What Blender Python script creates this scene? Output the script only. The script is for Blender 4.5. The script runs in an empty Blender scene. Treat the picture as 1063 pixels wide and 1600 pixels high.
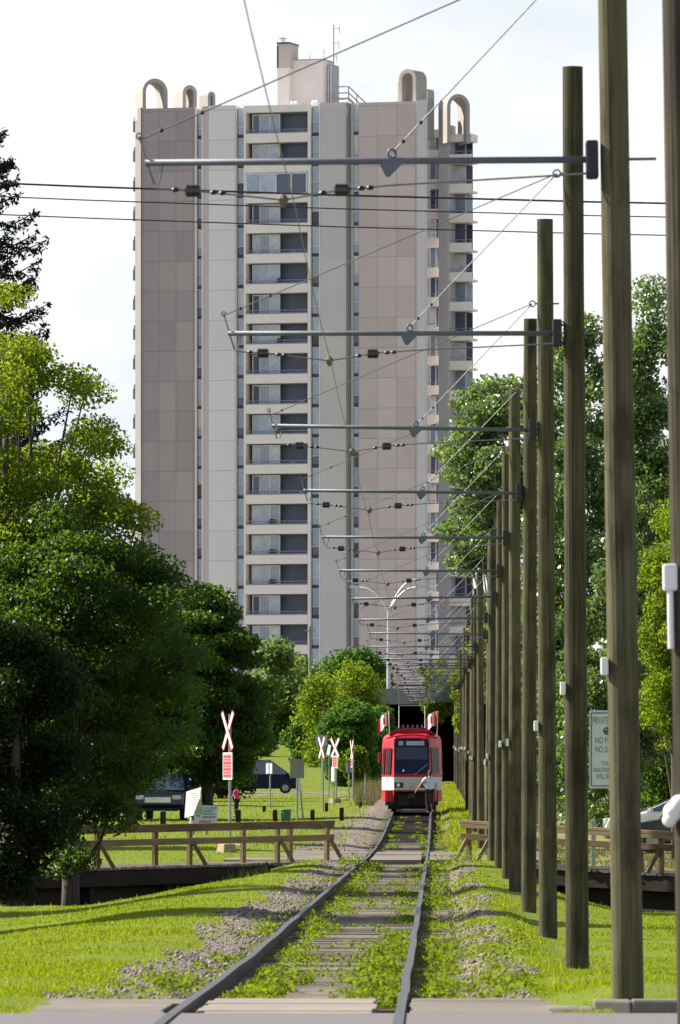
import bpy, bmesh, math, random
import numpy as np
from mathutils import Vector, Matrix, Euler

R = math.radians
random.seed(7)
RNG = np.random.default_rng(11)
SC = bpy.context.scene
COL = SC.collection

# ------------------------------------------------------------------ frame
F, CX, HY, H = 12000.0, 531.5, 1244.0, 1.5        # focal in px, optical centre, horizon row, eye height
def P(px, py, d):
    return Vector(((px - CX) * d / F, d, H + (HY - py) * d / F))
def PX(px, d): return (px - CX) * d / F
def PZ(py, d): return H + (HY - py) * d / F
def XT(d): return (683 - CX) * d / F - 1.0          # track centre line
def ZT(d):
    return np.interp(d, [0, 51, 72, 165, 195, 220, 242, 262, 285, 304, 340, 560, 800],
                     [.09, .065, 0, 0, -.03, .03, .17, .36, .64, .88, 1.18, 2.6, 3.0])
def sst(a, b, x):
    t = np.clip((x - a) / (b - a), 0, 1)
    return t * t * (3 - 2 * t)
def wob(x, y, s=1.0):
    return (np.sin(x * 1.7 * s + 1.3 * np.sin(y * .9 * s)) + np.sin(y * 2.3 * s + 1.1 * np.sin(x * 1.9 * s + 2)) + np.sin((x + y) * 3.7 * s + 1)) / 3

def Zg(X, d):
    X = np.asarray(X, float); d = np.asarray(d, float)
    u = X - XT(d); zt = ZT(d)
    zl = np.interp(d, [0, 50, 57, 72, 100, 130, 148, 158, 176, 183, 192, 250, 285, 300, 350, 440, 500, 600, 640, 700, 900, 4000],
                   [-.1, -.05, -.04, -.26, -.42, -.5, -.62, -1.7, -1.7, -1.2, -.12, .42, .56, .68, 1.12, 1.65, 2.6, 5.6, 7.3, 9, 10, 14])
    zr = np.interp(d, [0, 51.3, 51.45, 60, 100, 128, 145, 156, 172, 181, 190, 218, 300, 440, 555, 562, 900, 4000],
                   [-.1, -.1, .10, .05, -.25, -.45, -.8, -1.7, -1.7, -1.2, -.35, -.1, .45, 1.2, 2.4, 8.8, 10, 14])
    ml = 1 - sst(-6.2, -1.9, u); mr = sst(2.3, 4.6, u)
    mid = zt - .02
    verge = np.interp(d, [51.3, 51.45, 54, 62, 70, 90, 110, 130, 180], [-.1, .10, .19, .05, -.12, -.17, -.15, -.08, -.03])
    near_r = sst(1.85, 2.35, u)
    mid = mid * (1 - near_r) + near_r * (np.where(d < 60, 0, ZT(d)) + verge)
    z = mid * (1 - ml) * (1 - mr) + zl * ml + zr * mr
    z = z - np.where(u < -.78, .075, .17) * (1 - sst(1.05, 1.6, np.abs(u)))                     # ballast bed below the rail heads
    bump = (.012 * wob(X * 1.3, d * .35) + .02 * wob(X * .5 + 3, d * .13)) * sst(1.6, 2.4, np.abs(u)) * sst(52, 58, d)
    z = z + bump
    # cut for the underpass
    hi = np.interp(d, [552, 562, 900, 4000], [0, 9.0, 10.0, 14.0]) * sst(-8.5, -4.5, u)
    hill = sst(553, 561, d) > .5
    incut = (np.abs(u - .7) < 4.2) & (d < 655)
    z = np.where(hill & ~incut, np.maximum(z, hi), z)
    z = np.where(hill & incut, zt - .2, z)
    return z
def zg(X, d): return float(Zg(X, d))

def gravel_mask(u, d):
    n = wob(u * 2.2, d * .16) * .22
    left = (.82 + .3 * wob(u * 1.1, d * .1 + 2)) * sst(-1.8, -1.5, u + n * 1.5) * (1 - sst(-.8, -.7, u))
    wl = np.interp(d, [185, 200, 240, 330, 400], [-1.9, -3.1, -2.7, -2.0, -1.7])
    far = sst(-.3, .3, u - wl + n * 2.0) * (1 - sst(.8, 1.15, u)) * sst(186, 196, d)
    right = .8 * (sst(1.3, 1.4, u) * (1 - sst(1.6, 1.95, u + n))) * np.clip(.5 + 1.2 * wob(u * .6, d * .11), 0, 1)
    bed = (1 - sst(1.2, 1.4, np.abs(u)))
    return np.clip(np.maximum.reduce([left, right, bed, far]), 0, 1)

# ------------------------------------------------------------------ materials
MATS = {}
def new_mat(name):
    m = bpy.data.materials.new(name); m.use_nodes = True
    nt = m.node_tree; nt.nodes.clear()
    out = nt.nodes.new('ShaderNodeOutputMaterial')
    MATS[name] = m
    return m, nt, out
def N(nt, t, **kw):
    n = nt.nodes.new(t)
    for k, v in kw.items():
        if k in n.inputs: n.inputs[k].default_value = v
        else: setattr(n, k, v)
    return n
def ramp(nt, fac, stops, interp='LINEAR'):
    r = nt.nodes.new('ShaderNodeValToRGB'); r.color_ramp.interpolation = interp
    el = r.color_ramp.elements
    while len(el) < len(stops): el.new(.5)
    for e, (p, c) in zip(el, stops):
        e.position = p; e.color = (*c, 1)
    nt.links.new(fac, r.inputs[0]); return r.outputs[0]
def mixc(nt, fac, a, b, mode='MIX'):
    m = nt.nodes.new('ShaderNodeMix'); m.data_type = 'RGBA'; m.blend_type = mode
    for sock, v in ((m.inputs[0], fac), (m.inputs[6], a), (m.inputs[7], b)):
        if hasattr(v, 'is_linked'): nt.links.new(v, sock)
        elif isinstance(v, (int, float)): sock.default_value = v
        else: sock.default_value = (*v, 1)
    return m.outputs[2]
def math_(nt, op, a, b=0.0, clamp=False):
    m = nt.nodes.new('ShaderNodeMath'); m.operation = op; m.use_clamp = clamp
    for sock, v in ((m.inputs[0], a), (m.inputs[1], b)):
        if hasattr(v, 'is_linked'): nt.links.new(v, sock)
        else: sock.default_value = v
    return m.outputs[0]
def coords(nt, which='Object', scale=(1, 1, 1)):
    tc = nt.nodes.new('ShaderNodeTexCoord'); mp = nt.nodes.new('ShaderNodeMapping')
    mp.inputs['Scale'].default_value = scale
    nt.links.new(tc.outputs[which], mp.inputs[0]); return mp.outputs[0]
def noise(nt, vec, scale, detail=4, rough=.6):
    n = nt.nodes.new('ShaderNodeTexNoise'); n.inputs['Scale'].default_value = scale
    n.inputs['Detail'].default_value = detail; n.inputs['Roughness'].default_value = rough
    nt.links.new(vec, n.inputs['Vector']); return n.outputs['Fac']
def bsdf(nt, out, color, rough=.7, metallic=0, spec=.5, ior=None, bump=None, bstr=.3, bdist=.02):
    b = nt.nodes.new('ShaderNodeBsdfPrincipled')
    if hasattr(color, 'is_linked'): nt.links.new(color, b.inputs['Base Color'])
    else: b.inputs['Base Color'].default_value = (*color, 1)
    if hasattr(rough, 'is_linked'): nt.links.new(rough, b.inputs['Roughness'])
    else: b.inputs['Roughness'].default_value = rough
    b.inputs['Metallic'].default_value = metallic
    b.inputs['Specular IOR Level'].default_value = spec
    if ior: b.inputs['IOR'].default_value = ior
    if bump is not None:
        bn = nt.nodes.new('ShaderNodeBump'); bn.inputs['Strength'].default_value = bstr; bn.inputs['Distance'].default_value = bdist
        nt.links.new(bump, bn.inputs['Height']); nt.links.new(bn.outputs[0], b.inputs['Normal'])
    nt.links.new(b.outputs[0], out.inputs[0]); return b

def simple(name, color, rough=.6, metallic=0, var=.18, scale=3.0, spec=.5, ior=None, stretch=(1, 1, 1)):
    m, nt, out = new_mat(name)
    v = coords(nt, 'Object', stretch)
    n = noise(nt, v, scale, 5)
    lo = tuple(c * (1 - var) for c in color); hi = tuple(min(1, c * (1 + var)) for c in color)
    c = ramp(nt, n, [(.3, lo), (.7, hi)])
    bsdf(nt, out, c, rough, metallic, spec, ior, bump=n, bstr=.08)
    return m

def leaf_mat(name, c_dark, c_lit, trans, tfac=.45, rough=.55, spec=.4, patch=.5, dry=0):
    m, nt, out = new_mat(name)
    g = nt.nodes.new('ShaderNodeNewGeometry')
    v = coords(nt, 'Object'); n = noise(nt, v, patch, 3)
    f = math_(nt, 'ADD', math_(nt, 'MULTIPLY', g.outputs['Random Per Island'], .6), math_(nt, 'MULTIPLY', n, .6))
    c = ramp(nt, f, [(.25, c_dark), (.9, c_lit)])
    tc = mixc(nt, f, tuple(x * .55 for x in trans), trans)
    if dry:
        pick = math_(nt, 'LESS_THAN', math_(nt, 'FRACT', math_(nt, 'MULTIPLY', g.outputs['Random Per Island'], 7.31)), math_(nt, 'MULTIPLY', noise(nt, v, .9, 3), dry * 2.2))
        c = mixc(nt, pick, c, (.24, .20, .09)); tc = mixc(nt, pick, tc, (.22, .17, .05))
    b = nt.nodes.new('ShaderNodeBsdfPrincipled')
    nt.links.new(c, b.inputs['Base Color']); b.inputs['Roughness'].default_value = rough
    b.inputs['Specular IOR Level'].default_value = spec
    t = nt.nodes.new('ShaderNodeBsdfTranslucent')
    nt.links.new(tc, t.inputs[0])
    mx = nt.nodes.new('ShaderNodeMixShader'); mx.inputs[0].default_value = tfac
    nt.links.new(b.outputs[0], mx.inputs[1]); nt.links.new(t.outputs[0], mx.inputs[2])
    nt.links.new(mx.outputs[0], out.inputs[0])
    return m

# foliage
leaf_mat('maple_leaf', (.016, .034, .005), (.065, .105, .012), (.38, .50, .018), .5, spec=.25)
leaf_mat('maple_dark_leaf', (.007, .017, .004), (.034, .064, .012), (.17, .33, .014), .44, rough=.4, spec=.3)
leaf_mat('shade_leaf', (.004, .009, .003), (.016, .028, .007), (.06, .10, .008), .35, rough=.4, spec=.2)  # near-black leaf copy, shade under the crowns put into the colour
leaf_mat('poplar_leaf', (.026, .055, .016), (.10, .17, .06), (.30, .44, .07), .42, rough=.3, spec=1.0)
leaf_mat('yellow_leaf', (.05, .08, .007), (.12, .165, .014), (.36, .50, .02), .48, spec=.12)
leaf_mat('pale_leaf', (.07, .115, .035), (.15, .21, .065), (.34, .48, .09), .48, spec=.12)
leaf_mat('willow_leaf', (.018, .048, .012), (.05, .11, .024), (.18, .36, .035), .45, spec=.12)
leaf_mat('spruce_needle', (.006, .010, .006), (.014, .022, .010), (.03, .05, .012), .15, spec=.15)
leaf_mat('grass_blade', (.09, .14, .005), (.165, .215, .008), (.42, .52, .010), .5, rough=.6, spec=.08, patch=.35, dry=.08)
leaf_mat('weed_leaf', (.05, .085, .005), (.11, .155, .010), (.32, .44, .012), .47, patch=1.0, spec=.12, dry=.04)
leaf_mat('dry_grass', (.11, .10, .035), (.19, .16, .07), (.18, .16, .05), .4)

def ground_mat():
    m, nt, out = new_mat('ground_soil_grass')
    v = coords(nt, 'Object', (1, .35, 1)); v2 = coords(nt, 'Object')
    n1 = noise(nt, v, 1.1, 6); n2 = noise(nt, v, 9, 5); n3 = noise(nt, v2, 40, 4)
    grass = ramp(nt, n2, [(.25, (.085, .13, .006)), (.55, (.14, .19, .010)), (.8, (.19, .22, .02))])
    grass = mixc(nt, math_(nt, 'MULTIPLY', n1, .55), grass, (.15, .16, .03))
    att = nt.nodes.new('ShaderNodeAttribute'); att.attribute_name = 'dry'
    grass = mixc(nt, math_(nt, 'MULTIPLY', att.outputs['Fac'], math_(nt, 'ADD', n2, .3)), grass, (.25, .22, .09))
    grav = ramp(nt, n3, [(.3, (.11, .09, .075)), (.5, (.24, .20, .165)), (.72, (.40, .34, .295))])
    dirt = mixc(nt, math_(nt, 'MULTIPLY', n1, .6), grav, (.14, .105, .08))
    ag = nt.nodes.new('ShaderNodeAttribute'); ag.attribute_name = 'gravel'
    f = math_(nt, 'ADD', ag.outputs['Fac'], math_(nt, 'MULTIPLY', math_(nt, 'SUBTRACT', n2, .5), 1.1))
    fm = math_(nt, 'MULTIPLY', math_(nt, 'SUBTRACT', f, .42), 6.0, True)
    col = mixc(nt, fm, grass, dirt)
    ad = nt.nodes.new('ShaderNodeAttribute'); ad.attribute_name = 'mud_shade'
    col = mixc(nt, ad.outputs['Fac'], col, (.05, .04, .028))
    at = nt.nodes.new('ShaderNodeAttribute'); at.attribute_name = 'town'
    col = mixc(nt, at.outputs['Fac'], col, ramp(nt, noise(nt, v2, .03, 4), [(.3, (.15, .14, .13)), (.7, (.25, .23, .21))]))
    bsdf(nt, out, col, .95, 0, .15, bump=n3, bstr=.6, bdist=.03)
    return m
ground_mat()

def stone_mat():
    m, nt, out = new_mat('gravel_stone')
    g = nt.nodes.new('ShaderNodeNewGeometry')
    c = ramp(nt, g.outputs['Random Per Island'], [(0, (.085, .068, .058)), (.5, (.20, .162, .14)), (1, (.36, .31, .28))])
    bsdf(nt, out, c, .9, 0, .2)
stone_mat()
def wood(name, a, b, grain=(1, 1, 12), scale=2.0, rough=.85, checks=0):
    m, nt, out = new_mat(name)
    v = coords(nt, 'Object', grain); v2 = coords(nt, 'Object')
    n = noise(nt, v, scale, 8, .7); n2 = noise(nt, v2, .8, 3)
    oi = nt.nodes.new('ShaderNodeObjectInfo')
    f = math_(nt, 'ADD', math_(nt, 'MULTIPLY', n, .7), math_(nt, 'MULTIPLY', n2, .35))
    f = math_(nt, 'ADD', f, math_(nt, 'MULTIPLY', math_(nt, 'SUBTRACT', oi.outputs['Random'], .5), .25))
    c = ramp(nt, f, [(.36, a), (.68, b)])
    if checks:
        ck = noise(nt, coords(nt, 'Object', (34, 34, .9)), 1.6, 3, .5)
        kn = noise(nt, coords(nt, 'Object', (3, 3, 1.1)), 1.5, 5, .6)
        c = mixc(nt, math_(nt, 'MULTIPLY', math_(nt, 'LESS_THAN', ck, .37), checks), c, tuple(x * .35 for x in a))
        c = mixc(nt, ramp(nt, kn, [(.36, (.6, .6, .6)), (.5, (0, 0, 0))]), c, tuple(x * 1.1 for x in a))
    bsdf(nt, out, c, rough, 0, .2 if rough > .7 else .7, bump=n, bstr=.35, bdist=.01)
    return m
wood('pole_timber', (.018, .015, .009), (.125, .113, .058), (14, 14, .3), 3.0, .8, .5)
wood('tie_timber', (.06, .048, .036), (.36, .30, .235), (.6, 10, 10), 2.5)
wood('deck_timber', (.10, .06, .03), (.30, .20, .11), (1, 8, 8), 1.5)
wood('rail_timber', (.11, .075, .038), (.27, .195, .105), (1.2, 8, 8), 1.5)
wood('beam_timber', (.025, .02, .015), (.06, .048, .036), (1, 6, 6), 1.5)
wood('plank_pale', (.15, .127, .106), (.29, .245, .20), (.8, 8, 8), 1.6)
wood('bollard_timber', (.02, .016, .012), (.05, .042, .03), (8, 8, 1), 2)

simple('asphalt', (.145, .128, .128), .9, var=.25, scale=40)
simple('kerb_concrete', (.17, .15, .125), .9, var=.25, scale=8)
simple('rail_steel', (.105, .098, .095), .45, .5, var=.2, scale=6)
simple('rail_rust', (.05, .036, .03), .8, .2, var=.3, scale=6)
simple('arm_steel', (.115, .125, .155), .55, .2, var=.15, scale=6)
simple('wire_steel', (.16, .16, .17), .5, .5)
simple('wire_copper', (.22, .19, .15), .5, .5)
simple('black_rubber', (.012, .012, .014), .5)
simple('black_cable', (.012, .012, .02), .5)
simple('porcelain', (.014, .008, .012), .15)
simple('brass', (.17, .14, .10), .4, .4)
simple('white_paint', (.82, .82, .80), .5, var=.04)
simple('white_board', (.86, .86, .86), .45, var=.03)
simple('grey_back', (.30, .29, .25), .5, .3, var=.1)
simple('grey_blue_back', (.30, .31, .36), .5, .3, var=.1)
simple('galv_post', (.30, .33, .31), .5, .5, var=.15)
simple('sign_red', (.55, .05, .07), .5, var=.1)
simple('sign_pink', (.55, .30, .30), .5, var=.05)  # panel pink with shade darkened into the colour
simple('sign_ink', (.05, .06, .09), .5)
simple('sign_face', (.56, .60, .60), .45, var=.05)
simple('sign_tan', (.42, .40, .28), .6, var=.2)
simple('sign_teal', (.10, .22, .26), .6)
simple('bin_green', (.03, .16, .10), .5)
simple('toilet_blue', (.02, .09, .26), .5)
simple('tram_red', (.48, .018, .028), .45, spec=.25, var=.08, scale=1.5)
simple('tram_dark_red', (.30, .012, .035), .45, spec=.25, var=.08)
simple('tram_white', (.52, .51, .49), .5, spec=.25, var=.06, scale=1.5)
simple('tram_under', (.012, .011, .012), .7)
simple('tram_orange_red', (.50, .07, .02), .4, var=.15)
simple('flag_red', (.62, .02, .05), .8, var=.05)
simple('flag_white', (.84, .84, .82), .8, var=.03)
simple('glass_dark', (.008, .014, .055), .12, ior=1.35, spec=.3)
simple('tram_side_glass', (.012, .008, .012), .35, ior=1.3, spec=.15)
simple('reflection_blue', (.022, .035, .085), .3)  # tint of the sky reflection painted on the windshield
simple('sign_panel', (.40, .44, .44), .4)
simple('lamp_glass', (.7, .72, .7), .15)
simple('car_black', (.008, .010, .018), .12, ior=1.6)
simple('car_navy', (.006, .008, .028), .25, ior=1.35, spec=.3)
simple('car_white', (.72, .72, .72), .25)
simple('car_glass', (.02, .04, .06), .04, ior=2.2)
simple('chrome', (.6, .62, .62), .15, .9)
simple('tyre', (.012, .012, .012), .8)
simple('skin', (.46, .27, .19), .6, var=.08)
simple('shirt_blue', (.62, .66, .82), .8, var=.06)
simple('trouser_navy', (.018, .02, .035), .9)
simple('hair_brown', (.07, .04, .025), .8)
simple('shirt_pink', (.65, .05, .22), .8)
simple('bark', (.07, .055, .04), .9, var=.4, scale=8, stretch=(2, 2, .4))
simple('bark_pale', (.28, .27, .23), .9, var=.3, scale=5, stretch=(2, 2, .6))
simple('stone', (.30, .22, .14), .9, var=.35, scale=6)
# tower
simple('tower_cream', (.88, .79, .72), .8, var=.05, scale=.6)
simple('tower_white', (.60, .58, .60), .8, var=.05, scale=.3)
simple('arch_concrete', (.40, .365, .325), .85, var=.06, scale=.6)
simple('tower_side_pier', (.22, .205, .19), .85, var=.06, scale=.6)  # pier concrete in a darker copy, toning down the sun on this side
simple('tower_pier', (.64, .61, .60), .8, var=.05, scale=.6)
simple('tower_beige', (.60, .53, .48), .8, var=.05, scale=.6)
simple('tower_gutter', (.30, .27, .26), .7, var=.08)
simple('tower_grey', (.46, .44, .45), .8, var=.06, scale=.5)
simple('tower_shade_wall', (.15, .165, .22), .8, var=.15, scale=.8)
simple('tower_rail', (.26, .27, .36), .5, .2, var=.1)
simple('tower_frame', (.68, .68, .70), .5)
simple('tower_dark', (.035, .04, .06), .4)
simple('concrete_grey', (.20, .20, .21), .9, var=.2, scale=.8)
simple('concrete_shade', (.02, .02, .022), .95)  # concrete with the darkness of the underpass put into its colour
simple('lamp_post_metal', (.52, .53, .55), .5, .3)
for i, (c, ior) in enumerate([((.18, .24, .33), 1.9), ((.06, .08, .14), 1.6), ((.38, .45, .53), 1.7), ((.56, .58, .60), 1.5), ((.25, .31, .40), 1.9), ((.03, .035, .06), 1.5)]):
    simple('tower_glass_%d' % i, c, .08, ior=ior, var=.25, scale=1.3)
def panel_mat(name, base, px_, pz_, x0, z0, var=.08):
    m, nt, out = new_mat(name)
    tc = nt.nodes.new('ShaderNodeTexCoord'); sep = nt.nodes.new('ShaderNodeSeparateXYZ')
    nt.links.new(tc.outputs['Object'], sep.inputs[0])
    fx = math_(nt, 'DIVIDE', math_(nt, 'SUBTRACT', sep.outputs[0], x0), px_)
    fz = math_(nt, 'DIVIDE', math_(nt, 'SUBTRACT', sep.outputs[2], z0), pz_)
    jx = math_(nt, 'LESS_THAN', math_(nt, 'FRACT', fx), .045); jz = math_(nt, 'LESS_THAN', math_(nt, 'FRACT', fz), .03)
    j = math_(nt, 'MAXIMUM', jx, jz)
    cmb = nt.nodes.new('ShaderNodeCombineXYZ')
    nt.links.new(math_(nt, 'FLOOR', fx), cmb.inputs[0]); nt.links.new(math_(nt, 'FLOOR', fz), cmb.inputs[1])
    wn = nt.nodes.new('ShaderNodeTexWhiteNoise'); nt.links.new(cmb.outputs[0], wn.inputs[0])
    v = coords(nt, 'Object', (1, 1, .25)); n = noise(nt, v, 1.2, 6); nf = noise(nt, coords(nt), 14, 3)
    f = math_(nt, 'ADD', math_(nt, 'MULTIPLY', wn.outputs[0], .4), math_(nt, 'ADD', math_(nt, 'MULTIPLY', n, .4), math_(nt, 'MULTIPLY', nf, .3)))
    c = ramp(nt, f, [(.25, tuple(x * (1 - var) for x in base)), (.85, tuple(x * (1 + var) for x in base))])
    c = mixc(nt, math_(nt, 'MULTIPLY', j, .45), c, tuple(x * .45 for x in base))
    bsdf(nt, out, c, .85, 0, .2); return m

# ------------------------------------------------------------------ mesh builder
class MB:
    def __init__(s): s.v = []; s.f = []; s.m = []; s.mats = []
    def _mi(s, mat):
        if mat not in s.mats: s.mats.append(mat)
        return s.mats.index(mat)
    def add(s, verts, faces, mat):
        o = len(s.v); s.v += [tuple(v) for v in verts]; mi = s._mi(mat)
        for f in faces: s.f.append(tuple(i + o for i in f)); s.m.append(mi)
        return s
    def box(s, c, size, mat, rot=None, taper=1.0):
        hx, hy, hz = (x / 2 for x in size); c = Vector(c)
        vs = []
        for z, t in ((-hz, 1), (hz, taper)):
            for x, y in ((-hx, -hy), (hx, -hy), (hx, hy), (-hx, hy)):
                v = Vector((x * t, y * t, z))
                if rot is not None: v = rot @ v
                vs.append(c + v)
        return s.add(vs, [(3, 2, 1, 0), (4, 5, 6, 7), (0, 1, 5, 4), (1, 2, 6, 5), (2, 3, 7, 6), (3, 0, 4, 7)], mat)
    def b2(s, x0, x1, y0, y1, z0, z1, mat):
        return s.box(((x0 + x1) / 2, (y0 + y1) / 2, (z0 + z1) / 2), (abs(x1 - x0), abs(y1 - y0), abs(z1 - z0)), mat)
    def bar(s, a, b, w, h, mat):
        a = Vector(a); b = Vector(b); d = b - a; L = d.length
        q = d.to_track_quat('X', 'Z').to_matrix()
        return s.box((a + b) / 2, (L, w, h), mat, q)
    def tube(s, pts, rad, mat, n=8, caps=True):
        pts = [Vector(p) for p in pts]
        if not hasattr(rad, '__len__'): rad = [rad] * len(pts)
        rings = []; vs = []
        prev = None
        for i, p in enumerate(pts):
            t = (pts[min(i + 1, len(pts) - 1)] - pts[max(i - 1, 0)])
            if t.length < 1e-9: t = Vector((0, 0, 1))
            t.normalize()
            if prev is None:
                a = t.cross(Vector((0, 1, 0.01)))
                if a.length < .1: a = t.cross(Vector((1, 0, 0)))
            else: a = prev - t * prev.dot(t)
            a.normalize(); prev = a; b = t.cross(a)
            for k in range(n):
                an = 2 * math.pi * k / n
                vs.append(p + (a * math.cos(an) + b * math.sin(an)) * rad[i])
        fs = []
        for i in range(len(pts) - 1):
            for k in range(n):
                k2 = (k + 1) % n
                fs.append((i * n + k, i * n + k2, (i + 1) * n + k2, (i + 1) * n + k))
        if caps:
            fs.append(tuple(range(n - 1, -1, -1))); o = (len(pts) - 1) * n; fs.append(tuple(o + k for k in range(n)))
        return s.add(vs, fs, mat)
    def prism(s, poly, axis, a, b, mat):
        """poly: 2D points; extruded along axis ('x','y','z') from a to b"""
        n = len(poly); vs = []
        for t in (a, b):
            for p in poly:
                vs.append({'x': (t, p[0], p[1]), 'y': (p[0], t, p[1]), 'z': (p[0], p[1], t)}[axis])
        fs = [tuple(range(n)), tuple(range(2 * n - 1, n - 1, -1))]
        for k in range(n):
            k2 = (k + 1) % n; fs.append((k, k + n, k2 + n, k2))
        return s.add(vs, fs, mat)
    def quad(s, pts, mat): return s.add(pts, [tuple(range(len(pts)))], mat)
    def ball(s, c, r, mat, n=10, m=7, sc=(1, 1, 1)):
        c = Vector(c); vs = []; fs = []
        for i in range(m + 1):
            th = math.pi * i / m
            for k in range(n):
                an = 2 * math.pi * k / n
                vs.append((c.x + r * sc[0] * math.sin(th) * math.cos(an), c.y + r * sc[1] * math.sin(th) * math.sin(an), c.z + r * sc[2] * math.cos(th)))
        for i in range(m):
            for k in range(n):
                k2 = (k + 1) % n; fs.append((i * n + k, (i + 1) * n + k, (i + 1) * n + k2, i * n + k2))
        return s.add(vs, fs, mat)
    def build(s, name, parent=None, loc=(0, 0, 0), bevel=0, smooth=False, rotz=0):
        me = bpy.data.meshes.new(name)
        me.from_pydata(s.v, [], s.f)
        for m in s.mats: me.materials.append(MATS[m])
        me.polygons.foreach_set('material_index', s.m)
        bm = bmesh.new(); bm.from_mesh(me); bmesh.ops.recalc_face_normals(bm, faces=bm.faces); bm.to_mesh(me); bm.free()
        if smooth: me.polygons.foreach_set('use_smooth', [True] * len(me.polygons))
        o = bpy.data.objects.new(name, me); COL.objects.link(o)
        o.location = loc; o.rotation_euler.z = rotz
        if parent: o.parent = parent
        if bevel:
            b = o.modifiers.new('Bevel', 'BEVEL'); b.width = bevel; b.segments = 2; b.limit_method = 'ANGLE'; b.angle_limit = R(40)
        return o

def tag(o, label=None, cat=None, group=None, kind=None):
    if label: o['label'] = label
    if cat: o['category'] = cat
    if group: o['group'] = group
    if kind: o['kind'] = kind
    return o
def thing(name, label, cat, loc=(0, 0, 0), rotz=0, group=None):
    o = bpy.data.objects.new(name, None); COL.objects.link(o)
    o.empty_display_size = .3; o.location = loc; o.rotation_euler = (0, 0, rotz)
    return tag(o, label, cat, group)
def dup(root, loc, rot=(0, 0, 0), label=None):
    def rec(o, par):
        c = o.copy(); COL.objects.link(c)
        if par is not None: c.parent = par
        for ch in list(o.children): rec(ch, c)
        return c
    r = rec(root, None); r.location = loc; r.rotation_euler = rot
    if label: r['label'] = label
    return r

def np_mesh(name, V, Fc, mat, parent=None, loc=(0, 0, 0)):
    """V (n,3), Fc (m,k) numpy -> object (fast)"""
    me = bpy.data.meshes.new(name); k = Fc.shape[1]
    me.vertices.add(len(V)); me.vertices.foreach_set('co', np.ascontiguousarray(V, dtype=np.float32).ravel())
    me.loops.add(Fc.size); me.loops.foreach_set('vertex_index', np.ascontiguousarray(Fc, dtype=np.int32).ravel())
    me.polygons.add(len(Fc)); me.polygons.foreach_set('loop_start', np.arange(0, Fc.size, k, dtype=np.int32))
    me.polygons.foreach_set('loop_total', np.full(len(Fc), k, dtype=np.int32))
    me.update(calc_edges=True); me.materials.append(MATS[mat])
    o = bpy.data.objects.new(name, me); COL.objects.link(o); o.location = loc
    if parent: o.parent = parent
    return o

# ------------------------------------------------------------------ ground
def build_ground():
    us = np.unique(np.concatenate([np.array([-1500, -700, -350, -200, -120, -80]), np.arange(-60, -10, 2.0), np.arange(-10, 10, .2), [-3.5, -3.49, 4.9, 4.91], np.arange(10, 60, 2.0), np.array([60, 80, 120, 200, 350, 700, 1500])]))
    ds = np.unique(np.concatenate([np.array([-60, -30, 0, 25, 40]), np.arange(46, 200, .8), [51.3, 51.45, 51.7], np.arange(200, 330, 2.5), np.arange(330, 552, 8), np.arange(552, 563, 1.0), [561.0, 654.9, 655.1], np.arange(570, 760, 15), np.array([800, 900, 1200, 1800, 2500, 4000])]))
    U, D = np.meshgrid(us, ds)
    X = XT(D) + U; Z = Zg(X, D)
    V = np.stack([X, D, Z], -1).reshape(-1, 3)
    nu, nd = len(us), len(ds)
    i = np.arange(nd - 1)[:, None] * nu + np.arange(nu - 1)[None, :]
    Fc = np.stack([i, i + 1, i + nu + 1, i + nu], -1).reshape(-1, 4)
    o = np_mesh('ground', V, Fc, 'ground_soil_grass')
    me = o.data; me.polygons.foreach_set('use_smooth', [True] * len(me.polygons))
    g = gravel_mask(U, D); 
    path = ((D > 425) & (D < 446) & (U < -2)) * 1.0
    path = np.maximum(path, ((np.abs(X - PX(416, D)) < .45) & (D > 520) & (D < 610)) * .8)
    g = np.maximum(g, path)
    for nm, arr in (('town', np.maximum(sst(22, 34, np.abs(U)), sst(660, 690, D)) * (D > 40)), ('gravel', g), ('dry', sst(3.5, 6, U) * sst(178, 190, D) * (1 - sst(260, 330, D)) + .7 * sst(-2, 0, U) * sst(240, 330, D) * (D < 560)),
                    ('mud_shade', ((np.abs(U) > 2.6) & (D > 154) & (D < 184)) * .9 + ((np.abs(U - .7) < 4.2) & (D > 558) & (D < 656)) * 1.0 + .6 * (np.abs(U) < 1.15) * (D > 55.8) * (D < 330))):  # ditch and underpass shade painted into the ground, plus brown track bed
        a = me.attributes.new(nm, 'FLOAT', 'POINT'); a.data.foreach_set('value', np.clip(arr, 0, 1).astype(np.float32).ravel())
    tag(o, kind='structure')
build_ground()

def sheet(name, pts, mat, label=None):
    o = MB().quad(pts, mat).build(name); tag(o, kind='structure'); return o
# road across the front (sheet with level), kerb on the right verge
mb = MB(); mb.b2(-60, 60, -40, 51.25, -.3, .052, 'asphalt'); tag(mb.build('road'), kind='structure')
kb = MB()
kx0 = PX(930, 51.2)
kp = [(kx0 - .3, 51.75), (kx0, 51.5), (kx0 + .25, 51.35), (kx0 + .7, 51.28), (kx0 + 8, 51.28)]
for (a, b) in zip(kp[:-1], kp[1:]):
    zz = .09 if a[0] < kx0 - .1 else .14
    kb.prism([(a[0], a[1]), (b[0], b[1]), (b[0], b[1] + .18), (a[0], a[1] + .18)], 'z', -.2, zz + random.uniform(-.003, .003), 'kerb_concrete')
tag(kb.build('kerb', bevel=.02), kind='structure')

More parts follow.
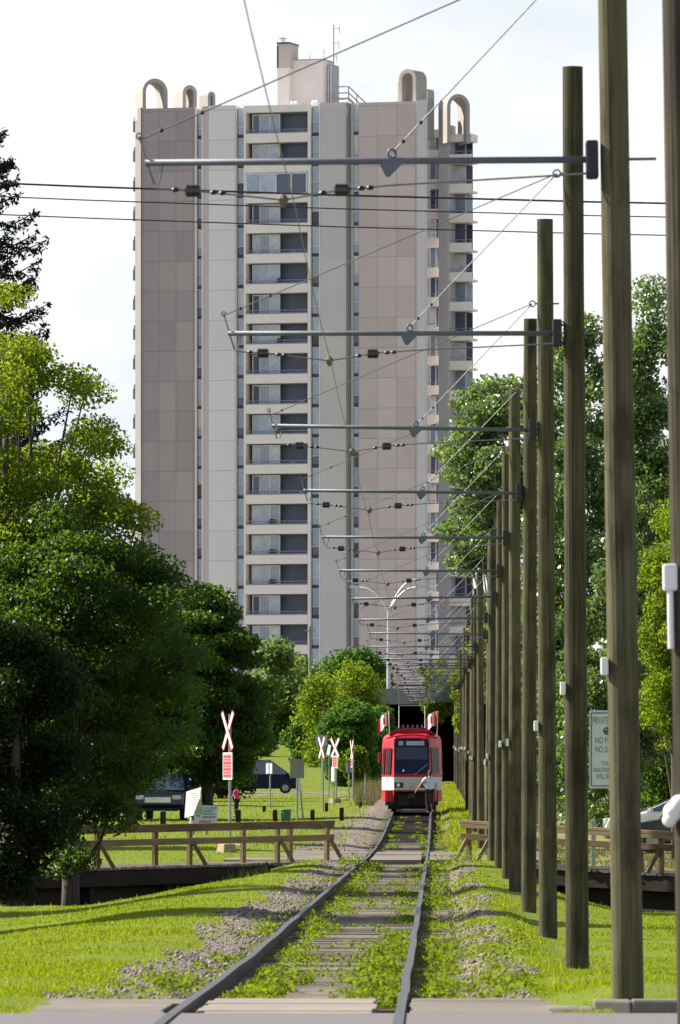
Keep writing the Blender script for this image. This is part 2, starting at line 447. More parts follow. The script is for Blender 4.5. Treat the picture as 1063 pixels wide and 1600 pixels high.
# ------------------------------------------------------------------ crossing panels (three), rails, ties
def crossing(u0, u1, label):
    d0, d1 = 51.27, 55.6
    mb = MB(); n = 6
    for k in range(n):
        a = d0 + (d1 - d0) * k / n; b = d0 + (d1 - d0) * (k + 1) / n - .04
        mb.b2(u0 - .0 + random.uniform(-.04, .04), u1 + random.uniform(-.04, .04), a - 53, b - 53, -.25, float(ZT((a + b) / 2)) - .014 + random.uniform(-.006, .004), 'plank_pale')
    o = mb.build('crossing_panel', loc=(XT(53), 53, 0), bevel=.01, rotz=-math.atan((683 - CX) / F))
    tag(o, label, 'crossing panel', 'timber panels of the road crossing')
crossing(-1.75, -.83, 'pale timber crossing panel left of the left rail at the road edge')
crossing(-.60, .58, 'pale timber crossing panel lying between the two rails at the road edge')
crossing(.82, 1.8, 'pale timber crossing panel right of the right rail at the road edge')

def rail(u, label, ph):
    ds = np.unique(np.concatenate([np.arange(20, 330, 1.5), np.arange(330, 660, 10)]))
    prof = [(-.033, 0), (.033, 0), (.033, -.035), (.009, -.05), (.009, -.14), (.065, -.16), (.065, -.175), (-.065, -.175), (-.065, -.16), (-.009, -.14), (-.009, -.05), (-.033, -.035)]
    mb = MB(); vs = []; n = len(prof)
    for d in ds:
        w = (.005 * math.sin(d * .33 + ph) + .004 * math.sin(d * .61 + 2 * ph)) * (1 if ph > 1 else .5) if d > 57 else 0
        wz = .004 * math.sin(d * .5 + ph) if d > 57 else 0
        for (x, z) in prof: vs.append((XT(d) + u + w + x, d, float(ZT(d)) + z + wz))
    top, side = [], []
    for i in range(len(ds) - 1):
        for k in range(n):
            k2 = (k + 1) % n; f = (i * n + k, (i + 1) * n + k, (i + 1) * n + k2, i * n + k2)
            (top if k in (0,) else side).append(f)
    mb.add(vs, top, 'rail_steel')
    o = len(mb.v) - len(vs)
    mi = mb._mi('rail_rust')
    for f in side: mb.f.append(f); mb.m.append(mi)
    mb.f.append(tuple(range(n))); mb.m.append(mi)
    o = mb.build('rail')
    tag(o, label, 'rail')
rail(-.7535, 'left steel rail of the streetcar track with polished top', .3)
rail(.7535, 'right wavy steel rail of the streetcar track, nearer the pole row', 1.9)

tie_meshes = []
for k in range(4):
    mb = MB(); random.seed(50 + k)
    L = 2.45 + random.uniform(-.12, .12)
    for j in range(3):    # checked, split timber
        w = .225 / 3
        mb.box((random.uniform(-.03, .03), (j - 1) * w, -.075 + random.uniform(-.006, .006)), (L + random.uniform(-.05, .05), w - .012, .15), 'tie_timber')
    o = mb.build('railway_tie', bevel=.008); tie_meshes.append(o)
tie_ds = [d for d in np.arange(57.0, 330, .53) if not (186 < d < 211)]
ind = tie_ds[:300]
ang = -math.atan((683 - CX) / F)
for i, d in enumerate(ind):
    o = tie_meshes[i % 4] if i < 4 else tie_meshes[i % 4].copy()
    if i >= 4: COL.objects.link(o)
    o.location = (XT(d) + random.uniform(-.06, .06), d + random.uniform(-.05, .05), float(ZT(d)) - .135 + random.uniform(-.012, .006))
    o.rotation_euler.z = ang + random.uniform(-.02, .02)
    tag(o, 'weathered grey wooden tie lying across the weedy streetcar track', 'railway tie', 'wooden ties under the rails')
mb = MB()
for d in tie_ds[300:]:
    mb.box((XT(d), d, float(ZT(d)) - .235), (2.45, .22, .14), 'tie_timber')
if mb.v: tag(mb.build('far_railway_ties'), 'distant wooden ties just in front of the streetcar', 'railway ties', kind='stuff')

# pale path where the boardwalk meets the track
mb = MB()
for (u0, u1) in ((-4.2, -.83), (-.62, .62), (.83, 4.0)):
    for k in range(10):
        a = 187 + k * 2.3
        zz = float(ZT(a + 1)) - .025
        mb.b2(XT(a) + u0, XT(a) + u1, a, a + 2.26, zz - .3, zz + random.uniform(-.006, .006), 'plank_pale')
tag(mb.build('path'), kind='structure')

# ------------------------------------------------------------------ grass and weeds
def grass_blades():
    n = 720000
    inv = RNG.uniform(1 / 215, 1 / 51.3, n); d = 1 / inv
    half = 560 * d / F
    X = RNG.uniform(-1, 1, n) * (half + 2.0)
    u = X - XT(d)
    g = gravel_mask(u, d)
    keep = (RNG.random(n) > g * 1.02) | ((np.abs(u) < .62) & (RNG.random(n) < .04 + .2 * (wob(X * 1.7 + 2, d * .3) > 0))) | ((np.abs(np.abs(u) - 1.05) < .17) & (RNG.random(n) < .25))
    keep &= ~((d > 153) & (d < 186) & (np.abs(u) > 3.6) & (RNG.random(n) > .25))
    keep &= ~((d > 186) & (d < 211) & (np.abs(u) < 4.1))
    keep &= ~((d < 55.8) & (u > -1.8) & (u < 1.85))
    patch = wob(X * .9, d * .3)
    keep &= RNG.random(n) < .72 + .3 * patch
    keep &= ~((d > 182) & (u > 3) & (RNG.random(n) > .35))
    X, d, u, patch = X[keep], d[keep], u[keep], patch[keep]; n = len(X)
    Z = Zg(X, d) - .01
    hgt = RNG.uniform(.012, .033, n) * (1 + .6 * np.clip(patch, -.6, 1)) * np.interp(d, [52, 100, 215], [1.0, 1.05, 1.5]) * np.where(RNG.random(n) < .02, 2.2, 1)
    w = RNG.uniform(.004, .0095, n) * np.interp(d, [52, 215], [1, 2.6])
    a = RNG.uniform(0, 2 * np.pi, n); lean = RNG.uniform(0, .7, n) * hgt; la = RNG.uniform(0, 2 * np.pi, n)
    b = np.stack([X, d, Z], -1); wv = np.stack([np.cos(a) * w, np.sin(a) * w, 0 * w], -1)
    tip = b + np.stack([np.cos(la) * lean, np.sin(la) * lean, hgt], -1)
    V = np.concatenate([(b - wv)[:, None], (b + wv)[:, None], tip[:, None]], 1).reshape(-1, 3)
    Fc = np.arange(3 * n).reshape(-1, 3)
    tag(np_mesh('grass', V, Fc, 'grass_blade'), 'bright green mown grass on both sides of the track', 'grass', kind='stuff')
grass_blades()

def leaf_quads(C, size, up=.35, asp=.55, rng=RNG, nrm=None):
    n = len(C)
    nn = rng.normal(size=(n, 3)); nn[:, 2] += up
    if nrm is not None: nn += nrm
    nn /= np.linalg.norm(nn, axis=1, keepdims=True) + 1e-9
    t = rng.normal(size=(n, 3)); t -= nn * (t * nn).sum(1, keepdims=True); t /= np.linalg.norm(t, axis=1, keepdims=True) + 1e-9
    b = np.cross(nn, t)
    s = (np.asarray(size) * rng.uniform(.65, 1.35, n))[:, None]
    fold = nn * s * .12
    V = np.stack([C - t * s * .5, C + b * s * asp * .5 + fold, C + t * s * .5, C - b * s * asp * .5 + fold], 1).reshape(-1, 3)
    return V, np.arange(4 * n).reshape(-1, 4)

def weeds():
    Cs, Ss = [], []
    def clump(d, u, r, h, nl, s):
        q = RNG.random(nl); an = RNG.uniform(0, 2 * np.pi, nl); rr = r * np.sqrt(RNG.random(nl))
        x = XT(d) + u + rr * np.cos(an); y = d + rr * np.sin(an) * 2.2
        z = Zg(x, y) + np.where(np.abs(u) < 1.2, .05, 0) + h * q * (1 - .6 * rr / r)
        Cs.append(np.stack([x, y, z], -1)); Ss.append(np.full(nl, s) * RNG.uniform(.6, 1.2, nl))
    zones = [(.98, .13, 1.7), (.50, .12, 1.9), (-.45, .13, 1.9), (-.98, .12, .7), (0, .35, .3), (1.45, .25, .6)]
    w = np.array([z[2] for z in zones]); w /= w.sum()
    n = 1150
    for i in range(n):
        d = 1 / RNG.uniform(1 / 300, 1 / 56.8)
        k = RNG.choice(len(zones), p=w); u = RNG.normal(zones[k][0], zones[k][1])
        if -.06 < u - .7535 < .13 or -.07 < u + .7535 < .15: continue
        if wob(np.array(u * .5 + k), np.array(d * .12 + k * 2.0)) < -.05 and RNG.random() < .8: continue
        big = RNG.random() < .25
        if 186 < d < 211 and RNG.random() < .6: continue
        clump(d, u, RNG.uniform(.08, .2) * (1.5 if big else 1), RNG.uniform(.03, .11) * (1.7 if big else 1), int(RNG.uniform(26, 64)), .032 * (1 + d / 220))
    # heavy leafy weeds beside the rails close to the crossing
    for (d, u, r, h, nl) in [(57.6, -.45, .22, .22, 150), (58.6, -.38, .25, .24, 170), (60.5, -.42, .22, .2, 130), (63, -.36, .22, .22, 130), (66, -.3, .25, .2, 140),
                             (60, -1.02, .24, .16, 170), (61.5, -1.15, .22, .14, 130), (57.5, .62, .12, .2, 90), (58.5, .98, .16, .24, 140), (60, 1.1, .2, .18, 120),
                             (63, .55, .18, .2, 110), (66, .5, .2, .22, 120), (70, .48, .2, .22, 110), (74, 1.0, .2, .2, 110), (82, .98, .22, .2, 110), (79, .5, .2, .18, 90),
                             (92, -.45, .25, .25, 120), (97, -.5, .25, .28, 120), (110, .95, .25, .3, 120), (118, .95, .25, .3, 120), (125, -.4, .3, .3, 130), (132, 1.0, .3, .35, 150),
                             (140, -.35, .3, .3, 130), (150, -.4, .35, .35, 150), (155, .95, .35, .4, 170), (165, -.45, .35, .35, 150), (172, 1.1, .4, .45, 190), (176, -.9, .35, .35, 150), (178, 1.6, .45, .4, 170), (58, 1.5, .3, .12, 150), (62, 1.55, .3, .1, 130)]:
        clump(d, u, r * 1.0, h * .95, int(nl * 1.9), .038 * (1 + d / 260))
    C = np.concatenate(Cs); S = np.concatenate(Ss)
    V, Fc = leaf_quads(C, S, up=.8, asp=.5)
    tag(np_mesh('weeds', V, Fc, 'weed_leaf'), 'low leafy green weeds growing between and beside the rails', 'weeds', kind='stuff')
weeds()

def stones():
    n = 60000
    d = 1 / RNG.uniform(1 / 300, 1 / 55.8, n); u = RNG.uniform(-3.2, 2.0, n)
    k = (RNG.random(n) < gravel_mask(u, d) * .9) & ~((d > 186) & (d < 211)) & (np.abs(np.abs(u) - .7535) > .08)
    k &= (np.abs(u) > 1.2) | ((u < -.85) & (RNG.random(n) < .8)) | (RNG.random(n) < .07)
    k &= RNG.random(n) < .35 + .5 * (wob(u * 1.6 + 5, d * .22) > -.1)
    u, d = u[k], d[k]; n = len(u); X = XT(d) + u; Z = Zg(X, d)
    r = RNG.uniform(.007, .02, n) * np.where(RNG.random(n) < .06, 1.7, 1) * (1 + d / 260)
    base = np.array([[1, 0, 0], [-.5, .87, 0], [-.5, -.87, 0], [0, 0, 1.0], [0, 0, -.6]])
    a = RNG.uniform(0, 6.28, n); ca, sa = np.cos(a), np.sin(a)
    B = base[None] * RNG.uniform(.6, 1.3, (n, 5, 3)) * r[:, None, None]
    bx = B[..., 0] * ca[:, None] - B[..., 1] * sa[:, None]; by = B[..., 0] * sa[:, None] + B[..., 1] * ca[:, None]
    V = np.stack([bx + X[:, None], by + d[:, None], B[..., 2] * .8 + Z[:, None] + .006], -1).reshape(-1, 3)
    f = np.array([[0, 1, 3], [1, 2, 3], [2, 0, 3], [1, 0, 4], [2, 1, 4], [0, 2, 4]])
    Fc = (np.arange(n)[:, None, None] * 5 + f[None]).reshape(-1, 3)
    tag(np_mesh('gravel', V, Fc, 'gravel_stone'), 'loose pinkish grey gravel beside the left rail and along the track', 'gravel', kind='stuff')
stones()

def tall_grass(name, label, n, d0, d1, px0, px1, h0, h1, mat, wd=.02):
    d = RNG.uniform(d0, d1, n); X = PX(RNG.uniform(px0, px1, n), d)
    keep = (X - XT(d) < -1.75) | (X - XT(d) > .98); X, d = X[keep], d[keep]; n = len(X)
    Z = Zg(X, d) - .02; hgt = RNG.uniform(h0, h1, n) * (.6 + .4 * wob(X, d * .3))
    a = RNG.uniform(0, 2 * np.pi, n); la = RNG.uniform(0, 2 * np.pi, n); ln = hgt * RNG.uniform(0, .4, n)
    b = np.stack([X, d, Z], -1); wv = np.stack([np.cos(a) * wd, np.sin(a) * wd, 0 * a], -1)
    tip = b + np.stack([np.cos(la) * ln, np.sin(la) * ln, hgt], -1)
    V = np.concatenate([(b - wv)[:, None], (b + wv)[:, None], tip[:, None]], 1).reshape(-1, 3)
    tag(np_mesh(name, V, np.arange(3 * n).reshape(-1, 3), mat), label, 'grass', kind='stuff')
tall_grass('tall_dry_grass', 'tall pale dry grass left of the streetcar below the shrubs', 9000, 330, 430, 556, 640, .5, 1.3, 'dry_grass')
tall_grass('meadow_grass', 'lighter rough grass on the slope behind the signs', 52000, 213, 620, 60, 640, .05, .16, 'grass_blade', .022)
tall_grass('verge_grass', 'rough grass on the right verge beneath the pole row', 22000, 213, 540, 662, 745, .06, .25, 'grass_blade', .022)
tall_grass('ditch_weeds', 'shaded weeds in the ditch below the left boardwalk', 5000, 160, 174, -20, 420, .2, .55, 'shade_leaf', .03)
tall_grass('dry_bank_grass', 'yellowish dry grass bank behind the right boardwalk', 14000, 185, 240, 800, 1075, .06, .2, 'dry_grass', .015)

# ------------------------------------------------------------------ trees
def leaf_clumps(prof, ncl, clr, rng, squash=.8, shell=.5, lop=0):
    zs = np.array([p[0] for p in prof]); rs = np.array([p[1] for p in prof])
    zz = np.linspace(zs[0], zs[-1], 200); rr = np.interp(zz, zs, rs); w = rr ** 1.6 + .02; w /= w.sum()
    z = rng.choice(zz, ncl, p=w) + rng.normal(0, .2, ncl)
    a = rng.uniform(0, 2 * np.pi, ncl); r = np.interp(z, zs, rs) * (shell + (1 - shell) * np.sqrt(rng.random(ncl)))
    r = np.maximum(0, r - clr * .55) * rng.uniform(.75, 1.12, ncl)
    return np.stack([r * np.cos(a), r * np.sin(a), z], -1), clr * rng.uniform(.55, 1.3, ncl)
def tree(name, label, cat, X, d, prof, ncl, clr, nleaf, size, mat, trunk_r=.2, bark='bark', group=None, z=None, shell=.35, limbs=26, squash=.75, seed=1, up=.5, hang=0, trunk_top=.8, asp=.6, lead=(0, 0)):
    rng = np.random.default_rng(seed)
    zb = zg(X, d) if z is None else z
    root = thing(name, label, cat, (X, d, zb), 0, group)
    Cc, Rr = leaf_clumps(prof, ncl, clr, rng, shell=shell)
    w = Rr ** 2; w /= w.sum()
    idx = rng.choice(ncl, nleaf, p=w)
    v = rng.normal(size=(nleaf, 3)); v /= np.linalg.norm(v, axis=1, keepdims=True)
    rad = rng.random(nleaf) ** .42
    off = v * rad[:, None] * Rr[idx][:, None] * np.array([1.15, 1.15, squash])
    C = Cc[idx] + off
    if hang: C[:, 2] -= hang * rng.random(nleaf) ** 2 * Rr[idx]
    V, Fc = leaf_quads(C, size, up=up, asp=asp, rng=rng, nrm=v * .5)
    np_mesh('crown', V, Fc, mat, root)
    mb = MB()
    top = prof[-1][0] * trunk_top
    wv = [(rng.normal(0, .06) * k * .4 + lead[0] * k / 5, rng.normal(0, .06) * k * .4 + lead[1] * k / 5, -.3 + (top + .3) * k / 5) for k in range(6)]
    mb.tube(wv, [trunk_r * (1.15 - .95 * k / 5) for k in range(6)], bark, 8)
    far = np.argsort(-Rr)[:limbs] if limbs else []
    for k in far:
        c = Vector(Cc[k]); t0 = max(.12, min(.9, (c.z - prof[0][0]) / (top + .01) * .6 + .1))
        zz = top * t0; f = zz / top * 5; i0 = min(4, int(f))
        a = Vector(wv[i0]).lerp(Vector(wv[i0 + 1]), f - i0)
        m = a.lerp(c, .5) + Vector((rng.normal(0, .15), rng.normal(0, .15), .08 * (c - a).length))
        r0 = trunk_r * (1 - .85 * t0) * .55
        mb.tube([a, m, c], [r0, r0 * .6, r0 * .18], bark, 5, False)
    mb.build('trunk', root, smooth=True)
    return root
def pxprof(d, zb, rows):
    """rows (py, half width px) -> (height above base, radius)"""
    return sorted([(PZ(y, d) - zb, w * d / F) for y, w in rows])

def plant(name, label, cat, px, d, rows, **kw):
    X = PX(px, d); zb = zg(X, d)
    return tree(name, label, cat, X, d, pxprof(d, zb, rows), **kw)

# left side
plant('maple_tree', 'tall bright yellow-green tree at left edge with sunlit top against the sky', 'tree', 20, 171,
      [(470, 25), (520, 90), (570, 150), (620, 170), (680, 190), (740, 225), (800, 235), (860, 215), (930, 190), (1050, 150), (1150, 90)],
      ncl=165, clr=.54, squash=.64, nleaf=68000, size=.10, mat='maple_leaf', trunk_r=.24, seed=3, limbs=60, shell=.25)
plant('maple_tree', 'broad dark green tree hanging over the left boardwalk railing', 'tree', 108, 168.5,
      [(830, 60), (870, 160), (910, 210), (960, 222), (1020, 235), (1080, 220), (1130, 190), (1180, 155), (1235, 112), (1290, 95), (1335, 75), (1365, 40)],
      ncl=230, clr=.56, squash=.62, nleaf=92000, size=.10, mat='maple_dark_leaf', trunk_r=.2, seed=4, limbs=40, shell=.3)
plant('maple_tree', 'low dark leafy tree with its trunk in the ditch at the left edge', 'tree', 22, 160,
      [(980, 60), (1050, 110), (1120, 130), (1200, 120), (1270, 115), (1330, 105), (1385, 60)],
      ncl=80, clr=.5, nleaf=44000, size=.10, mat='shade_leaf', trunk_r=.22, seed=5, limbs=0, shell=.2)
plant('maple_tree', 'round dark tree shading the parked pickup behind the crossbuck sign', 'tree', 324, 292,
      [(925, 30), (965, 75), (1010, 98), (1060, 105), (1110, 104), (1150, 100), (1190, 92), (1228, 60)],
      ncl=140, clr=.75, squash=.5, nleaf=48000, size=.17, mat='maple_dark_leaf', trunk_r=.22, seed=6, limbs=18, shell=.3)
plant('maple_tree', 'dark tree in the gap between the round tree and the left boardwalk tree', 'tree', 205, 268,
      [(880, 30), (930, 80), (990, 110), (1060, 118), (1130, 105), (1190, 75), (1222, 35)],
      ncl=130, clr=.75, squash=.5, nleaf=42000, size=.16, mat='maple_dark_leaf', trunk_r=.2, seed=7, limbs=16, shell=.3)
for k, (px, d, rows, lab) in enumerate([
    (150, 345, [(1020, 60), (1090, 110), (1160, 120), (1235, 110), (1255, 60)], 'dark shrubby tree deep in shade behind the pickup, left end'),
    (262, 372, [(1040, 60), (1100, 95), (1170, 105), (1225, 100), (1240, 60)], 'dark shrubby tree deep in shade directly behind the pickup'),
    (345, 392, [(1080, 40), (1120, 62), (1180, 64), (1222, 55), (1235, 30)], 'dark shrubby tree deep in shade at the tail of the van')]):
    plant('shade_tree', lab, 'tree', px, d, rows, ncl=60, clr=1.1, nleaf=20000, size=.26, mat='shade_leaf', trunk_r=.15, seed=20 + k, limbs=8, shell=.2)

def spruce(label, X, d, Ht, Rmax, seed):
    rng = np.random.default_rng(seed); zb = zg(X, d)
    root = thing('spruce_tree', label, 'tree', (X, d, zb))
    mb = MB(); mb.tube([(0, 0, -.3), (0, 0, Ht * .5), (0, 0, Ht)], [.32, .2, .03], 'bark', 8)
    Cs = []
    z = 6.0
    while z < Ht - .2:
        fr = (Ht - z) / Ht
        L0 = float(np.interp(fr, [0, .1, .15, .3, .41, 1], [.1, .62, 1.25, 2.0, 2.3, 3.2]))
        for k in range(rng.integers(5, 8)):
            an = rng.uniform(0, 2 * np.pi); L = L0 * rng.uniform(.6, 1.15); drop = .2 * L * rng.uniform(.6, 1.3)
            t = np.linspace(0, 1, 9)
            bx, by = np.cos(an) * L * t, np.sin(an) * L * t; bz = z - drop * np.sin(t * 2.4) + .22 * L * t ** 3
            mb.tube([(bx[i], by[i], bz[i]) for i in (0, 4, 8)], [.05, .03, .01], 'bark', 4, False)
            m = int(60 * L + 40)
            tt = rng.random(m) ** .7; side = rng.normal(0, .16 * L * (1 - .6 * tt) + .05, m)
            px_ = np.cos(an) * L * tt - np.sin(an) * side; py_ = np.sin(an) * L * tt + np.cos(an) * side
            pz_ = np.interp(tt, t, bz) - np.abs(side) * .25 + rng.normal(0, .09, m)
            Cs.append(np.stack([px_, py_, pz_], -1))
        z += rng.uniform(.36, .6)
    C = np.concatenate(Cs); V, Fc = leaf_quads(C, .2, up=.2, asp=.35, rng=rng)
    np_mesh('crown', V, Fc, 'spruce_needle', root); mb.build('trunk', root)
spruce('dark spruce tree at upper left edge rising above the bright maple', PX(-26, 230), 230, PZ(85, 230) - zg(PX(-26, 230), 230), 3.1, 9)

# right side poplars
pop = dict(mat='poplar_leaf', trunk_r=.2, bark='bark_pale', asp=.85, up=.2)
plant('poplar_tree', 'leafy green poplar with ragged edge left of the pole row, over the tower', 'tree', 778, 300,
      [(592, 40), (635, 72), (690, 100), (740, 95), (800, 96), (850, 82), (900, 62), (960, 50), (1030, 36), (1100, 28)], ncl=150, clr=.62, nleaf=44000, size=.15, seed=31, limbs=30, shell=.3, **pop)
plant('poplar_tree', 'tall poplar between the third pole and the two nearest poles', 'tree', 903, 262,
      [(492, 22), (535, 55), (600, 78), (680, 92), (740, 98), (850, 95), (960, 90), (1070, 82), (1180, 75), (1260, 55)], ncl=210, clr=.6, nleaf=62000, size=.135, seed=32, limbs=30, shell=.3, **pop)
plant('poplar_tree', 'tallest poplar with pointed crown between the nearest pole and right edge pole', 'tree', 1018, 270,
      [(442, 22), (490, 48), (580, 70), (680, 82), (800, 85), (920, 90), (1040, 88), (1150, 85), (1260, 60)], ncl=210, clr=.6, nleaf=62000, size=.135, seed=33, limbs=30, shell=.3, **pop)
plant('poplar_tree', 'short poplar behind the private property sign', 'tree', 955, 252,
      [(900, 40), (980, 75), (1060, 90), (1140, 95), (1220, 90), (1275, 60)], ncl=110, clr=.55, nleaf=36000, size=.135, seed=34, limbs=14, shell=.2, **pop)
plant('poplar_tree', 'poplar filling the gaps low behind the third and fourth poles', 'tree', 838, 290,
      [(880, 25), (960, 50), (1060, 60), (1160, 62), (1240, 45)], ncl=80, clr=.6, nleaf=24000, size=.16, seed=35, limbs=10, shell=.2, **pop)
plant('elm_tree', 'yellow-green tree at right edge in front of the tallest poplar', 'tree', 1056, 205,
      [(745, 20), (800, 50), (870, 66), (950, 70), (1030, 60), (1100, 52), (1170, 40)], ncl=80, clr=.42, nleaf=22000, size=.10, mat='yellow_leaf', trunk_r=.12, seed=36, limbs=12, shell=.2)
plant('poplar_tree', 'dark poplar low at the right edge above the dark car', 'tree', 1050, 256,
      [(1000, 40), (1080, 66), (1160, 75), (1230, 70), (1285, 50)], ncl=70, clr=.55, nleaf=22000, size=.135, seed=37, limbs=8, shell=.2, mat='maple_dark_leaf', trunk_r=.16)
plant('elm_tree', 'small yellow-green tree peeking out left of the distant poles', 'tree', 722, 420,
      [(1030, 10), (1045, 19), (1070, 21), (1095, 16), (1150, 8)], ncl=26, clr=.35, nleaf=3200, size=.2, mat='yellow_leaf', trunk_r=.08, seed=38, limbs=5)

# far trees in front of the tower
far = [
 ('birch_tree', 'pale green airy tree left of the willow at the tower base', 432, 600, [(1018, 20), (1045, 44), (1070, 52), (1105, 52), (1145, 40)], 'pale_leaf', 60, 1.3, 12000),
 ('birch_tree', 'pale green tree below the tower balconies beside the slim mast', 470, 655, [(1040, 20), (1065, 34), (1095, 42), (1140, 34)], 'pale_leaf', 40, 1.2, 7000),
 ('ash_tree', 'grey-green tree at the foot of the white tower panel', 553, 665, [(1018, 25), (1040, 52), (1065, 58), (1095, 40)], 'willow_leaf', 50, 1.3, 10000),
 ('elm_tree', 'bright yellow-green round tree left of the underpass lamp', 556, 535, [(1048, 18), (1064, 38), (1088, 50), (1112, 50), (1140, 40), (1165, 24)], 'yellow_leaf', 60, 1.1, 12000),
 ('elm_tree', 'yellow-green tree behind the willow shrub, left side', 500, 530, [(1064, 14), (1085, 32), (1112, 40), (1140, 36), (1168, 32), (1194, 22)], 'yellow_leaf', 36, 1.0, 7000),
 ('willow_shrub', 'big dark green willow shrub behind the small crossbucks', 548, 470, [(1100, 22), (1122, 48), (1148, 58), (1175, 58), (1198, 50), (1216, 30)], 'willow_leaf', 70, .8, 20000),
 ('willow_shrub', 'low light green shrub in front of the willow beside the grey signs', 557, 400, [(1168, 8), (1182, 20), (1200, 26), (1216, 22), (1228, 10)], 'weed_leaf', 30, .45, 5000),
 ('willow_shrub', 'dull green shrub between the willow and the streetcar', 588, 480, [(1140, 8), (1165, 18), (1190, 22), (1212, 16)], 'willow_leaf', 26, .5, 5000),
 ('willow_shrub', 'green bank shrub right behind the blue portable toilet', 392, 640, [(1108, 14), (1130, 24), (1150, 24), (1164, 14)], 'maple_dark_leaf', 26, .9, 5000),
 ('willow_shrub', 'rough shrub on the bank between the pale tree and the willow', 450, 600, [(1122, 10), (1135, 26), (1150, 28), (1162, 14)], 'pale_leaf', 26, .7, 5000),
]
for k, (nm, lab, px, d, rows, mat, ncl, clr, nl) in enumerate(far):
    plant(nm, lab, 'shrub' if 'shrub' in nm else 'tree', px, d, rows, ncl=ncl, clr=clr, nleaf=nl, size=.36 if d > 560 else .22, mat=mat, trunk_r=.12, seed=60 + k, limbs=8, shell=.25)

tree('trailing_shrub', 'pale green shrub growing over the right half of the underpass portal', 'shrub', PX(683, 559.3), 559.3, [(-2.1, .5), (-.9, 1.3), (.4, 1.7), (1.6, 1.2), (2.3, .4)], ncl=44, clr=.6, nleaf=9000, size=.26,
     mat='weed_leaf', trunk_r=.08, z=float(ZT(560)) + 6.6, seed=77, limbs=4, shell=.2)
for k, (px, d, rows, lab, mt) in enumerate([
    (408, 560, [(1128, 10), (1142, 20), (1164, 24), (1186, 16)], 'low bush on the slope beside the narrow gravel path', 'pale_leaf'),
    (470, 545, [(1118, 14), (1134, 28), (1160, 32), (1194, 22)], 'rounded green bush at the top of the grassy slope', 'willow_leaf'),
    (598, 520, [(1105, 8), (1125, 18), (1150, 22), (1176, 18)], 'olive bush tucked against the left wall of the underpass', 'willow_leaf')]):
    plant('bank_shrub', lab, 'shrub', px, d, rows, ncl=34, clr=.6, nleaf=7000, size=.24, mat=mt, trunk_r=.06, seed=120 + k, limbs=4, shell=.2)
# trees left of the frame that throw their shadows over lawn and track
for k, (X, d, hgt, r) in enumerate([(-9.9, 104, 13.0, 3.8), (-11.6, 131, 14.5, 4.3), (-12.6, 158, 13.5, 3.8), (-19, 246, 10, 4.0), (-15, 214, 11, 3.6), (-18, 268, 13, 5.0), (-20, 294, 15, 5.0)]):
    tree('ash_tree', ['slim ash tree outside the left edge nearest the road', 'slim ash tree outside the left edge, second from the road', 'slim ash tree outside the left edge before the boardwalk', 'ash tree outside the left edge beyond the boardwalk', 'ash tree outside the left edge just past the boardwalk railing', 'ash tree outside the left edge beside the parked pickup', 'ash tree outside the left edge far behind the pickup'][k],
         'tree', X, d, [(1.2, .3), (3, r * .7), (6, r), (hgt - 3, r), (hgt - 1, r * .6), (hgt, .2)], ncl=90, clr=.8, nleaf=26000, size=.24, mat='maple_dark_leaf', trunk_r=.14, seed=80 + k, limbs=10, shell=.2)

# ------------------------------------------------------------------ apartment tower
TD = 700.0; TS = F / TD
TX0, TZ0 = PX(470, TD), 8.6
tower = thing('apartment_tower', 'tall grey-brown concrete apartment tower with balconies and roof arches', 'apartment tower', (TX0, TD, TZ0), R(-17))
TANF, COSF = math.tan(R(17)), math.cos(R(17))
def tx(px, y=0): return (px - 470) / TS / COSF - y * TANF
def tz(py): return H + (HY - py) / TS - TZ0
FL, Y0 = 47.1, 175.0
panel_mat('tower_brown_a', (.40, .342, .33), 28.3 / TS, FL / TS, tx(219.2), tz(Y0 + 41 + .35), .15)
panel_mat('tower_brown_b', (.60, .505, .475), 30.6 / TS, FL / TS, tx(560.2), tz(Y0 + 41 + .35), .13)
panel_mat('tower_white_panel', (.80, .745, .715), 100, FL / TS, -200, tz(Y0 + 41 + .35), .05)
ZB = -3.0
def wall(px0, px1, y0, y1, pyt, mat, name='wall', zb=ZB):
    return MB().b2(tx(px0), tx(px1), y0, y1, zb, tz(pyt), mat).build(name, tower)
wall(222, 640, 1.9, 5, 165, 'tower_grey', 'core_wall')
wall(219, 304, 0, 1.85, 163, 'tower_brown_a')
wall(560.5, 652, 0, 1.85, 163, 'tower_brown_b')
# left fin, turned to the side
MB().prism([(tx(219), -.12), (tx(208.5, 1.7), 1.7), (tx(214, 6), 6), (tx(222), 6)], 'z', ZB, tz(161), 'tower_side_pier').build('corner_pier', tower)
MB().prism([(tx(652), -.12), (tx(648), 4), (tx(667, 4), 4), (tx(667, 1.0), 1.0), (tx(664), -.12)], 'z', ZB, tz(161), 'tower_pier').build('corner_pier', tower)
